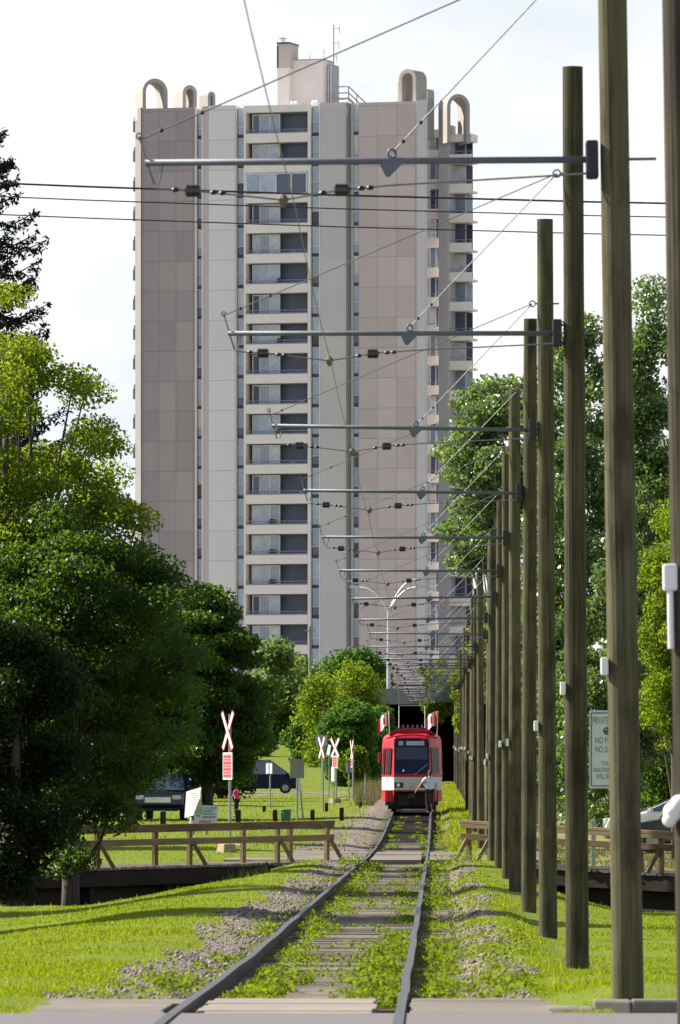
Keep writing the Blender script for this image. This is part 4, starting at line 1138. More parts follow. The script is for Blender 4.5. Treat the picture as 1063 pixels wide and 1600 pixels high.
# roof fairing
m = MB(); m.prism([(-.95, 3.08), (-.72, 3.24), (-.3, 3.3), (.3, 3.3), (.72, 3.24), (.95, 3.08)], 'y', .75, 13.5, 'tram_dark_red'); m.build('roof_fairing', tram, bevel=.03)
m = MB(); pts = [(-1.02 * (1 - .0) + 2.04 * k / 12, .30 - .05 * math.sin(math.pi * k / 12), 2.92 + .13 * math.sin(math.pi * k / 12)) for k in range(13)]; m.tube(pts, .035, 'tram_red', 6); m.build('roof_edge_trim', tram, smooth=True)
def front_y(z): return float(np.interp(z, [l[0] for l in levels], [l[2] for l in levels]))
# windshield (tall centre pane)
m = MB(); z0, z1 = 1.50, 2.92; n = 6
outl = [(-.69, z0), (.69, z0), (.70, 1.6), (.69, 2.7), (.60, 2.88), (.35, z1), (-.35, z1), (-.60, 2.88), (-.69, 2.7), (-.70, 1.6)]
m.quad([(x, front_y(z) - .022, z) for x, z in outl], 'glass_dark'); ws = m.build('windshield', tram)
m = MB(); m.quad([(-.62, front_y(2.1) - .034, 2.08), (.62, front_y(2.1) - .034, 2.08), (.62, front_y(2.55) - .034, 2.56), (-.62, front_y(2.55) - .034, 2.56)], 'reflection_blue'); m.build('sky_reflection', ws)  # lighter pane painted as sky reflected in the upper windshield
s_ = ws.modifiers.new('Solid', 'SOLIDIFY'); s_.thickness = .015
m = MB(); m.bar((.1, front_y(1.45) - .05, 1.46), (.62, front_y(1.9) - .06, 1.88), .015, .025, 'grey_back'); m.build('wiper', ws)
for (xa, xb) in ((-.52, -.33), (-.22, .5)):
    m = MB(); m.quad([(xa, front_y(2.62) - .035, 2.63), (xb, front_y(2.62) - .035, 2.63), (xb, front_y(2.8) - .035, 2.80), (xa, front_y(2.8) - .035, 2.80)], 'sign_panel'); m.build('destination_sign', ws)
m = MB(); m.ball((-.33, .02, 1.63), .05, 'white_paint'); m.build('cab_light', ws)
# chamfer geometry : from (.735, nose+.07) to (1.19, nose+2.0)
def chx(y, z):
    sw = float(np.interp(z, [l[0] for l in levels], [l[1] for l in levels])); no = front_y(z)
    return sw * float(np.interp(y - no, [.07, .9, 2.0], [.735, .98, 1.19]))
def chpane(sx, y0, y1, z0, z1, mat, name, off=.03, par=tram):
    m = MB(); m.quad([(sx * (chx(y, z) + off * .85), y - off * .5, z) for y, z in ((y0, z0), (y1, z0), (y1, z1), (y0, z1))], mat)
    o = m.build(name, par); s = o.modifiers.new('Solid', 'SOLIDIFY'); s.thickness = .02; return o
chpane(1, .28, 1.45, 1.52, 2.55, 'tram_side_glass', 'side_window')
for (a, b_) in ((.34, .75), (.95, 1.30), (1.45, 1.80)): chpane(-1, a, b_, 1.36 + .12, 2.52, 'tram_side_glass', 'door_window')
for y in (.84, 1.38):
    chpane(-1, y, y + .06, 1.46, 2.6, 'tram_dark_red', 'door_post', .045)
for sx in (-1, 1):
    m = MB(); m.b2(sx * 1.24, sx * 1.205, 3, 13.8, 1.55, 2.5, 'glass_dark'); m.build('side_window', tram)
    if sx > 0: continue
    m = MB(); m.box((sx * 1.30, 1.9, 2.15), (.10, .14, .42), 'tram_orange_red' if sx < 0 else 'tram_dark_red'); m.bar((sx * 1.18, 1.95, 2.3), (sx * 1.28, 1.9, 2.3), .03, .03, 'tram_under'); m.build('mirror', tram, bevel=.02)
# headlights
for sx in (-1, 1):
    m = MB(); m.box((sx * .51, -.012, 1.06), (.34, .05, .2), 'tram_under'); h = m.build('headlight', tram)
    m = MB(); m.tube([(sx * .53, -.06, 1.06), (sx * .53, -.02, 1.06)], .075, 'lamp_glass', 14); m.build('lens', h)
# lettering under the windshield, small dark marks as seen
m = MB()
for k in range(9): m.b2(-.12 + k * .036, -.12 + k * .036 + .022, -.012, -.004, 1.10, 1.125, 'grey_back')
for k in range(3): m.b2(-.06 + k * .07, -.06 + k * .07 + .035, -.012, -.004, .92, 1.0, 'grey_back')
m.build('fleet_lettering', tram)
m = MB(); m.b2(-1.05, 1.05, .5, 14, .25, .85, 'tram_under'); m.b2(-.55, -.1, .3, .6, .25, .7, 'tram_under'); m.b2(-.95, .95, 1.1, 13.5, .10, .3, 'tram_under'); m.build('underframe', tram)
m = MB(); m.tube([(0, .6, .62), (0, .15, .62)], .07, 'black_rubber', 8); m.box((0, .1, .62), (.3, .16, .2), 'black_rubber'); m.build('coupler', tram)
for sx in (-1, 1):
    for y in (1.6, 3.4, 10.5, 12.3):
        m = MB(); m.tube([(sx * .68, y, .36), (sx * .82, y, .36)], .36, 'tram_under', 20); m.build('wheel', tram)
m = MB(); m.b2(-1.0, -.72, .18, .34, .40, .85, 'tram_red'); m.build('corner_bumper', tram, bevel=.02)
m = MB(); m.b2(.72, 1.0, .18, .34, .40, .85, 'tram_orange_red'); m.build('corner_bumper', tram, bevel=.02)
# roof gear and pantograph
m = MB()
for k in range(10): m.box((-.45 + k * .095, 2.2 + (k % 3) * .4, 3.36 + .03 * (k % 2)), (.06, .3, .10 + .05 * (k % 2)), 'grey_back' if k % 2 else 'tram_under')
m.b2(-.6, .6, 1.8, 6, 3.28, 3.33, 'tram_under'); m.build('roof_equipment', tram)
pg = MB(); zt_ = 5.05
for x in (-.52, .52):
    pg.tube([(x, 2.6, 3.3), (x * 1.0, 4.0, 4.25), (x * 1.0, 3.0, zt_)], .018, 'grey_back', 6)
pg.tube([(-.52, 4.0, 4.25), (.52, 4.0, 4.25)], .015, 'grey_back', 6); pg.tube([(-.5, 3.0, zt_), (.5, 4.0, 4.25)], .01, 'grey_back', 5)
pg.tube([(-.66, 3.0, zt_ - .1), (-.54, 3.0, zt_), (.54, 3.0, zt_), (.66, 3.0, zt_ - .1)], .03, 'tram_under', 6)
pg.build('pantograph', tram)
def flag(px, label, mirror):
    loc = Vector((PX(px, TDp + .8), TDp + .8, float(ZT(TDp)) + 3.05))
    root = thing('flag', label, 'flag', loc, 0, 'red and white flags on the streetcar roof')
    m = MB(); m.tube([(0, 0, 0), (.04 * mirror, 0, .95)], .012, 'white_paint', 6); m.build('staff', root)
    cl = MB(); nx, nz = 12, 8; hgt, wid = .55, .82
    vs = []
    for i in range(nx + 1):
        for j in range(nz + 1):
            s = i / nx; t = j / nz
            x = -mirror * 0 - (wid * s * .55); y = .28 * s + .06 * math.sin(s * 9)
            z = .93 - hgt * t - .42 * s * s * (1 if mirror < 0 else .7) + .015 * math.sin(s * 12 + t * 3)
            vs.append((x, y, z))
    cl.v += vs
    for i in range(nx):
        for j in range(nz):
            a = i * (nz + 1) + j
            s = (i + .5) / nx; t = (j + .5) / nz
            red = s < .25 or s > .75
            lx, lz = (s - .5) * 4, (t - .5) * 2
            if abs(lx) < .55 and abs(lz) < .5 and abs(lx) + abs(lz) < .62: red = True
            cl.f.append((a, a + 1, a + nz + 2, a + nz + 1)); cl.m.append(cl._mi('flag_red' if red else 'flag_white'))
    o = cl.build('cloth', root); s = o.modifiers.new('Solid', 'SOLIDIFY'); s.thickness = .006
flag(609, 'drooping red and white maple leaf flag at the left roof corner of the streetcar', -1)
flag(683, 'red and white maple leaf flag at the right roof corner of the streetcar', 1)

# ------------------------------------------------------------------ people
def skin(name, pts, edges, rad, mat, parent, lv=2, root_i=0):
    me = bpy.data.meshes.new(name); me.from_pydata(pts, edges, [])
    me.materials.append(MATS[mat]); o = bpy.data.objects.new(name, me); COL.objects.link(o); o.parent = parent
    md = o.modifiers.new('Skin', 'SKIN'); md.use_smooth_shade = True
    sv = me.skin_vertices[0].data
    for i, r in enumerate(rad):
        sv[i].radius = (r, r) if not hasattr(r, '__len__') else r
        sv[i].use_root = (i == root_i)
    sb_ = o.modifiers.new('Subsurf', 'SUBSURF'); sb_.levels = lv; sb_.render_levels = lv
    return o
def person(label, loc, rotz, hgt, shirt, trouser, hair, pose):
    root = thing('person', label, 'person', loc, rotz); root.scale = (hgt / 1.75,) * 3
    J = {'pel': (0, 0, .95), 'wst': (0, 0, 1.10), 'chs': (0, .01, 1.30), 'nck': (0, 0, 1.48), 'hd0': (0, -.005, 1.57), 'hd1': (0, .0, 1.66), 'hd2': (0, .0, 1.72),
         'nose': (0, .10, 1.615), 'ls': (-.19, 0, 1.42), 'rs': (.19, 0, 1.42), 'lh': (-.10, 0, .92), 'rh': (.10, 0, .92)}
    J.update(pose)
    names = ['pel', 'wst', 'chs', 'nck', 'hd0', 'hd1', 'hd2', 'ls', 'le', 'lw', 'rs', 're', 'rw', 'lh', 'lk', 'la', 'lt', 'rh', 'rk', 'ra', 'rt']
    rad = [(.15, .11), (.14, .10), (.17, .11), .055, (.07, .085), (.078, .098), (.05, .06), .06, .042, .03, .06, .042, .03, .085, .058, .042, .035, .085, .058, .042, .035]
    pts = [J[n] for n in names]; ix = {n: i for i, n in enumerate(names)}
    E = [('pel', 'wst'), ('wst', 'chs'), ('chs', 'nck'), ('nck', 'hd0'), ('hd0', 'hd1'), ('hd1', 'hd2'), ('chs', 'ls'), ('ls', 'le'), ('le', 'lw'), ('chs', 'rs'), ('rs', 're'), ('re', 'rw'), ('pel', 'lh'), ('lh', 'lk'), ('lk', 'la'), ('la', 'lt'), ('pel', 'rh'), ('rh', 'rk'), ('rk', 'ra'), ('ra', 'rt')]
    ed = [(ix[a], ix[b]) for a, b in E]
    # hands : palm, four fingers and thumb grown from the wrist
    for w, e in (('lw', 'le'), ('rw', 're')):
        W = Vector(J[w]); dr = (W - Vector(J[e])).normalized(); sd = dr.cross(Vector((0, 1, 0))).normalized(); fw = Vector((0, 1, 0))
        palm = W + dr * .07; pts.append(tuple(palm)); rad.append((.036, .02)); pi = len(pts) - 1; ed.append((ix[w], pi))
        for k, L in enumerate((.065, .078, .072, .055)):
            o_ = fw * (.03 - .02 * k)
            a = palm + dr * .045 + o_; b_ = a + dr * L * .6 + sd * .012; c_ = b_ + dr * L * .4 + sd * .02
            for q, r in ((a, .010), (b_, .0085), (c_, .007)): pts.append(tuple(q)); rad.append(r)
            m_ = len(pts); ed += [(pi, m_ - 3), (m_ - 3, m_ - 2), (m_ - 2, m_ - 1)]
        a = W + dr * .05 + fw * .04; b_ = a + dr * .045 + fw * .015
        for q, r in ((a, .012), (b_, .009)): pts.append(tuple(q)); rad.append(r)
        m_ = len(pts); ed += [(pi, m_ - 2), (m_ - 2, m_ - 1)]
    skin('body', pts, ed, rad, 'skin', root)
    # clothing
    sn = ['wst', 'chs', 'nck', 'ls', 'le', 'rs', 're']; lm = {'le': Vector(J['ls']).lerp(Vector(J['le']), .75), 're': Vector(J['rs']).lerp(Vector(J['re']), .75)}
    sp_ = [tuple(lm.get(n, Vector(J[n]))) for n in sn]; sp_[2] = (0, 0, 1.455)
    sp_.append((0, 0, .93)); ii = {n: i for i, n in enumerate(sn)}
    skin('shirt', sp_, [(ii['wst'], ii['chs']), (ii['chs'], ii['nck']), (ii['chs'], ii['ls']), (ii['ls'], ii['le']), (ii['chs'], ii['rs']), (ii['rs'], ii['re']), (ii['wst'], 7)],
         [(.168, .125), (.188, .13), .07, .082, .068, .082, .068, (.17, .13)], shirt, root)
    tn = ['pel', 'lh', 'lk', 'la', 'rh', 'rk', 'ra']; tp = [J[n] for n in tn]; tp[0] = (0, 0, 1.0)
    skin('trousers', tp, [(0, 1), (1, 2), (2, 3), (0, 4), (4, 5), (5, 6)], [(.158, .118), .105, .078, .066, .105, .078, .066], trouser, root)
    hm = MB(); hm.ball((0, -.012, 1.672), .098, hair, 14, 10, (.9, 1.08, .95)); hm.ball((0, -.05, 1.61), .08, hair, 12, 8, (.95, .8, 1.0)); hm.build('hair', root, smooth=True)
    fm = MB()
    for s in (-1, 1): fm.ball((s * .03, .088, 1.635), .011, 'white_paint', 8, 6); fm.ball((s * .08, 0, 1.615), .022, 'skin', 8, 6, (.5, 1, 1.4))
    fm.ball((0, .1, 1.605), .016, 'skin', 8, 6, (.8, 1, 1.3)); fm.bar((-.025, .088, 1.565), (.025, .088, 1.565), .008, .008, 'sign_red'); fm.build('face', root)
    for s, n in ((-1, 'la'), (1, 'ra')):
        q = Vector(J[n]); sm = MB(); sm.ball((q.x, q.y + .06, max(.045, q.z - .04)), .1, 'black_rubber', 10, 7, (.42, 1.25, .42)); sm.build('shoe', root, smooth=True)
    return root
pd = 301.0
person('person in light blue shirt and dark trousers walking in front of the streetcar', (PX(672, pd), pd, float(ZT(pd)) - .02), R(8), 1.68, 'shirt_blue', 'trouser_navy', 'hair_brown',
       {'le': (-.36, .04, 1.20), 'lw': (-.50, .12, 1.0), 're': (.25, -.06, 1.14), 'rw': (.24, .02, .90), 'lk': (-.09, .10, .50), 'la': (-.07, .05, .09), 'lt': (-.07, .16, .04), 'rk': (.09, .02, .50), 'ra': (.09, -.16, .13), 'rt': (.09, -.06, .04)})
cd = 300.0; cxp = PX(370, cd)
person('child in pink top and dark trousers standing on the lawn behind a bollard', (cxp, cd, zg(cxp, cd)), R(60), 1.25, 'shirt_pink', 'trouser_navy', 'hair_brown',
       {'le': (-.22, .08, 1.18), 'lw': (-.18, .22, 1.02), 're': (.22, .08, 1.18), 'rw': (.18, .22, 1.02), 'lk': (-.09, .03, .5), 'la': (-.10, 0, .08), 'lt': (-.10, .1, .04), 'rk': (.09, .03, .5), 'ra': (.10, 0, .08), 'rt': (.10, .1, .04)})

# ------------------------------------------------------------------ signs
def crossbuck(label, px, d, py_top, py_base, rot, blade=1.2, panel=None, block=True, red=True):
    X = PX(px, d); zb = zg(X, d); hgt = PZ(py_top, d) - zb
    root = thing('crossbuck_sign', label, 'crossbuck sign', (X, d, zb), rot, 'railway crossbuck signs')
    m = MB(); m.tube([(0, 0, -.2), (0, 0, hgt - .1)], .04, 'galv_post', 8); m.build('post', root)
    cz = hgt - blade * .43
    for s in (-1, 1):
        m = MB(); rt = Matrix.Rotation(R(52 * s), 3, 'Y')
        m.box((0, -.05 - .022 * (s > 0), cz), (blade, .018, .12), 'white_board', rt)
        for q in (-1, 1):
            m.box(Vector((0, -.05 - .022 * (s > 0), cz)) + rt @ Vector((0, 0, q * .07)), (blade, .022, .022), 'sign_red', rt)
            m.box(Vector((0, -.05 - .022 * (s > 0), cz)) + rt @ Vector((q * (blade / 2 - .01), 0, 0)), (.035, .022, .12), 'sign_red', rt)
        m.build('blade', root)
    if panel:
        z1, z0, w = panel; z1 = PZ(z1, d) - zb; z0 = PZ(z0, d) - zb
        m = MB(); m.b2(-w / 2, w / 2, -.075, -.045, z0, z1, 'white_board')
        m.b2(-w / 2 + .03, w / 2 - .03, -.081, -.076, z0 + .03, z1 - .03, 'sign_pink')
        nb = 7
        for k in range(nb):
            zc = z1 - .06 - (z1 - z0 - .12) * (k + .5) / nb; h_ = (z1 - z0) / nb * (.62 if k % 2 == 0 else .38)
            xx = -w / 2 + .06
            while xx < w / 2 - .08:
                ww = random.uniform(.04, .09); m.b2(xx, min(xx + ww, w / 2 - .05), -.088, -.082, zc - h_ / 2, zc + h_ / 2, 'sign_red'); xx += ww + (.008 if k % 2 == 0 else .035)
        m.build('warning_panel', root)
    if block:
        m = MB(); m.box((.12, -.15, .08), (.62, .4, .3), 'stone', taper=.8); m.bar((-.6, .1, .2), (.75, .1, .2), .1, .06, 'plank_pale'); m.build('base_block', root, bevel=.05)
    return root
crossbuck('largest red and white crossbuck with red warning panel standing behind the left railing', 359.5, 205, 1110, 1335, R(-68), 1.25, (1176, 1218, .66))
crossbuck('thin crossbuck nearly edge-on behind the round bushes, leftmost of the three small ones', 505, 315, 1150, 1267, R(-70), 1.1, None, False)
crossbuck('small crossbuck with red panel, middle of the three small ones', 525.5, 350, 1152, 1252, R(-58), 1.1, (1181, 1200, .42), True)
crossbuck('faint crossbuck seen almost edge-on, rightmost of the three small ones', 552, 360, 1155, 1250, R(-80), 1.1, (1184, 1199, .42), False)

def plate_sign(name, label, px, d, y1, y0, wpx, mat, rot=0, tilt=0, back=None, cat='sign', post='galv_post', dx=0, double=False):
    X = PX(px, d); zb = zg(X, d); s = F / d; w = wpx / s
    root = thing(name, label, cat, (X, d, zb), rot)
    m = MB(); zt1 = PZ(y1, d) - zb; zt0_ = PZ(y0, d) - zb
    m.tube([(dx, .03, -.2), (0, .03, zt1 - .05)], .032, post, 8); m.build('post', root)
    m = MB()
    if double:
        for q in (-1, 1): m.b2(q * w * .28 - w * .2, q * w * .28 + w * .2, -.04, -.01, zt0_, zt1, mat)
        m.b2(-w * .5, w * .5, -.01, .0, zt0_ - .05, zt1 + .05, 'sign_ink')
    else: m.box((0, -.02, (zt0_ + zt1) / 2), (w, .03, zt1 - zt0_), mat, Matrix.Rotation(tilt, 3, 'Y'))
    m.build('plate', root, bevel=.004)
    return root
plate_sign('square_sign', 'square grey-brown sign seen from behind on a post right of the van', 464.5, 270, 1186, 1216, 22, 'grey_back', 0, 0)
plate_sign('white_sign', 'small white double sign on a thin post in front of the van', 421.5, 330, 1193, 1209, 13, 'white_board', R(-40), 0, double=True)
plate_sign('grey_sign', 'pale grey-blue square sign on a post in front of the willow shrub', 503, 450, 1149, 1165, 17, 'grey_blue_back')
plate_sign('marker_post', 'tilted short white marker between the two small crossbucks', 514.5, 400, 1164, 1180, 6, 'white_board', R(-42), R(14), dx=-.05)
plate_sign('marker_post', 'tall narrow white marker plate under the small red crossbuck panel', 521, 330, 1198, 1221, 6.5, 'white_board', R(-42))
plate_sign('grey_sign', 'pair of dull grey sign plates beside the edge-on crossbuck', 545.5, 362, 1191, 1207, 10, 'grey_blue_back', R(8), R(4), double=True)
plate_sign('timber_stake', 'thin grey stake standing in the grass left of the streetcar', 571, 335, 1208, 1214, 2.0, 'bark_pale')
plate_sign('white_board', 'slim white board leaning on a thin leg beside the van nose', 468, 290, 1217, 1236, 7, 'white_board', R(-40), R(-6), dx=.18)

# white banner board + text board
X = PX(300, 232); zb = zg(X, 232)
bn = thing('banner_board', 'tilted plain white board on a leg behind the railing', 'sign board', (X, 232, zb), R(-42)); bn.scale = (1 / math.cos(R(42)), 1, 1)
def q232(px, py): v = P(px, py, 232); return (v.x - X, 0, v.z - zb)
m = MB(); poly = [q232(*p) for p in ((292, 1237), (315, 1230), (313.5, 1246), (303, 1274), (289, 1278))]
m.prism([(p[0], p[2]) for p in poly], 'y', -.02, .01, 'white_board'); b_ = m.build('board', bn)
m = MB()
for k in range(7):
    xx, zz = q232(299 + (k % 2) * 3, 1240 + k * 3.2)[::2]
    m.b2(xx, xx + random.uniform(.1, .2), -.026, -.021, zz, zz + .018, 'sign_face')
m.build('faint_lettering', b_)
m = MB(); m.tube([q232(296, 1300), q232(299, 1277)], .03, 'white_paint', 6); m.tube([(q232(303, 1296)[0], .3, q232(303, 1296)[2]), q232(305, 1265)], .03, 'white_paint', 6); m.build('leg', bn)
X2 = PX(321.5, 228); zb2 = zg(X2, 228)
tb = thing('notice_board', 'grey notice board with dark and red lettering beside the white board', 'sign board', (X2, 228, zb2), R(-14))
def q228(px, py): v = P(px, py, 228); return (v.x - X2, v.z - zb2)
m = MB(); m.prism([q228(*p) for p in ((302, 1287), (303.5, 1268), (316, 1258), (342, 1259.5), (339, 1287))], 'y', -.02, .01, 'sign_face'); bb = m.build('board', tb)
m = MB(); m.prism([q228(*p) for p in ((303.5, 1272), (307, 1260), (314, 1246), (317, 1258), (315, 1272))], 'y', -.035, -.021, 'sign_tan'); m.build('paper', bb)
m = MB()
for (y, x0, x1, mat, hh) in ((1262.5, 321, 338, 'sign_teal', 2.4), (1267, 318, 332, 'sign_teal', 2.4), (1271.5, 317, 336, 'sign_teal', 2.4), (1276.5, 317, 337, 'sign_ink', 2.6), (1274.5, 307, 312, 'sign_ink', 2.6), (1283.5, 312, 330, 'sign_red', 4.5)):
    xx = x0
    while xx < x1:
        w_ = random.uniform(1.2, 2.0) * hh / 2.6; (a, b0) = q228(xx, y + hh / 2); (c, d0) = q228(xx + w_, y - hh / 2)
        st = (c - a)
        kind = random.randint(0, 3)
        m.b2(a, a + st * .3, -.027, -.0215, b0, d0, mat)
        if kind in (0, 1): m.b2(a + st * .3, c, -.027, -.0215, d0 - (d0 - b0) * .25, d0, mat)
        if kind in (1, 2): m.b2(a + st * .3, c, -.027, -.0215, b0, b0 + (d0 - b0) * .25, mat)
        if kind in (0, 3): m.b2(a + st * .65, a + st * .95, -.027, -.0215, b0, d0 - (d0 - b0) * .26, mat)
        xx += w_ + .5
m.build('lettering', bb)
m = MB()
for x in (301, 322): a = q228(x, 1304); b0 = q228(x + 2, 1286); m.tube([(a[0], .05, a[1]), (b0[0], .02, b0[1])], .03, 'galv_post', 6)
m.build('leg', tb)

# private property sign behind the nearest pole
sd_ = 89.0; sX = PX(955, sd_); sz = zg(sX, sd_)
ps = thing('private_property_sign', 'white private property sign half hidden behind the nearest trolley pole', 'sign', (sX, sd_, sz))
sc_ = F / sd_
m = MB(); m.box((0, 0, 0), (68 / sc_, .012, 122 / sc_), 'sign_face'); bd = m.build('board', ps, (0, 0, PZ(1171, sd_) - sz), bevel=.03)
m = MB(); W_, H_ = 62 / sc_, 114 / sc_; t_ = .012
for q in (-1, 1): m.b2(q * W_ / 2 - t_ / 2, q * W_ / 2 + t_ / 2, -.0085, -.0065, -H_ / 2, H_ / 2, 'sign_ink'); m.b2(-W_ / 2 + t_ / 2, W_ / 2 - t_ / 2, -.0085, -.0065, q * H_ / 2 - t_ / 2, q * H_ / 2 + t_ / 2, 'sign_ink')
m.build('border', bd)
m = MB(); m.b2(.10, .16, .008, .05, -.4, PZ(1112, sd_) - sz, 'galv_post'); m.build('post', ps)
def text_mesh(txt, width, height, x, z, parent, mat, y=-.0068):
    cu = bpy.data.curves.new('lettering', 'FONT'); cu.body = txt; cu.align_x = 'CENTER'; cu.align_y = 'CENTER'; cu.extrude = .0006
    to = bpy.data.objects.new('tmp', cu); COL.objects.link(to)
    bpy.context.view_layer.update()
    me = bpy.data.meshes.new_from_object(to.evaluated_get(bpy.context.evaluated_depsgraph_get()))
    xs = [v.co.x for v in me.vertices]; ys = [v.co.y for v in me.vertices]
    sx = width / (max(xs) - min(xs)); sy = height / (max(ys) - min(ys)); mx = (max(xs) + min(xs)) / 2; my = (max(ys) + min(ys)) / 2
    for v in me.vertices: v.co = Vector(((v.co.x - mx) * sx, v.co.z - .0, (v.co.y - my) * sy))
    bpy.data.objects.remove(to); bpy.data.curves.remove(cu)
    me.materials.clear(); me.materials.append(MATS[mat])
    o = bpy.data.objects.new('lettering', me); COL.objects.link(o); o.parent = parent; o.location = (x, y, z)
    return o
for txt, py, wpx, hpx in (('PRIVATE PROPERTY', 1125.5, 57, 11), ('NO PARKING', 1156.5, 49, 9.5), ('NO DUMPING', 1171, 49, 9.5), ('TOW AWAY', 1193, 32, 7), ('UNAUTHORIZED VEHICLES', 1203, 56, 7), ('WILL BE TOWED', 1213, 47, 8)):
    text_mesh(txt, wpx / sc_, hpx / sc_, 0, (1171 - py) / sc_, bd, 'sign_ink')
m = MB(); rr_ = 5 / sc_; cc = (-8 / sc_, (1171 - 1142) / sc_)
cc = (-.045, cc[1])
m.tube([(cc[0] + rr_ * math.cos(a), -.008, cc[1] + rr_ * math.sin(a)) for a in np.linspace(0, 6.283, 17)], .009, 'sign_ink', 6, False)
m.bar((cc[0] - rr_ * .7, -.008, cc[1] - rr_ * .3), (cc[0] + rr_ * .7, -.008, cc[1] + rr_ * .3), .01, .016, 'sign_ink'); m.bar((cc[0] - rr_ * .1, -.008, cc[1] - rr_ * .9), (cc[0] + rr_ * .1, -.008, cc[1] + rr_ * .9), .009, .014, 'sign_ink'); m.build('emblem', bd)
# pale post right of the third pole
X = PX(927.5, 196); tag(MB().box((0, 0, .5), (.12, .1, 1.4), 'galv_post').build('marker_post', loc=(X, 196, zg(X, 196)), bevel=.01), 'pale square post behind the right railing, below the private property sign', 'post')

# ------------------------------------------------------------------ bollards, bin, portable toilet
bl = [(255, 258, 25, 8, 'grey-topped bollard in front of the parked pickup'), (372.5, 280, 19, 8, 'dark bollard right beside the tall crossbuck post'), (430, 282, 18, 7.5, 'dark bollard just left of the green bin'),
      (488.5, 286, 16, 7, 'dark bollard behind the railing between the bin and the railing end'), (534, 283, 20, 7, 'dark bollard right of the railing end, nearest the track'), (510.5, 312, 13, 5.5, 'small dark bollard below the leftmost small crossbuck'),
      (413, 318, 9, 5, 'tiny dark bollard below the van'), (563.5, 322, 9.5, 5, 'tiny dark bollard near the edge-on crossbuck, close to the track')]
for px, d, hp, wp, lab in bl:
    X = PX(px, d); s = F / d
    m = MB(); m.box((0, 0, hp / s / 2 - .1), (wp / s, wp / s, hp / s + .2), 'bollard_timber'); m.box((0, 0, hp / s + .015), (wp / s * .96, wp / s * .96, .03), 'bark_pale')
    tag(m.build('bollard', loc=(X, d, zg(X, d)), bevel=.015, rotz=random.uniform(-.2, .2)), lab, 'bollard', 'timber bollards along the lawn')
X = PX(447, 282); s = F / 282
bi = thing('litter_bin', 'green litter bin standing between two bollards', 'litter bin', (X, 282, zg(X, 282)))
m = MB(); m.tube([(0, 0, 0), (0, 0, .44), (0, 0, .46)], [.16, .2, .21], 'bin_green', 16); m.build('body', bi)
m = MB(); m.tube([(.21 * math.cos(a), .21 * math.sin(a), .45) for a in np.linspace(0, 6.283, 17)], .02, 'galv_post', 6, False); m.build('rim', bi)
X = PX(402, 600); pt = thing('portable_toilet', 'blue portable toilet half hidden by the dark tree on the slope', 'portable toilet', (X, 600, zg(X, 600)), R(-12))
m = MB(); m.b2(-.62, .62, -.62, .62, 0, 2.05, 'toilet_blue'); m.build('cabin', pt, bevel=.05)
m = MB(); m.prism([(-.68, 2.05), (.68, 2.05), (.45, 2.3), (-.45, 2.3)], 'y', -.66, .66, 'galv_post'); m.build('roof', pt, bevel=.04)
m = MB(); m.b2(-.4, .4, -.66, -.63, .12, 1.95, 'toilet_blue'); dd = m.build('door', pt, bevel=.01)
m = MB(); m.b2(-.12, .25, -.672, -.662, 1.35, 1.55, 'white_board'); m.build('notice', dd)

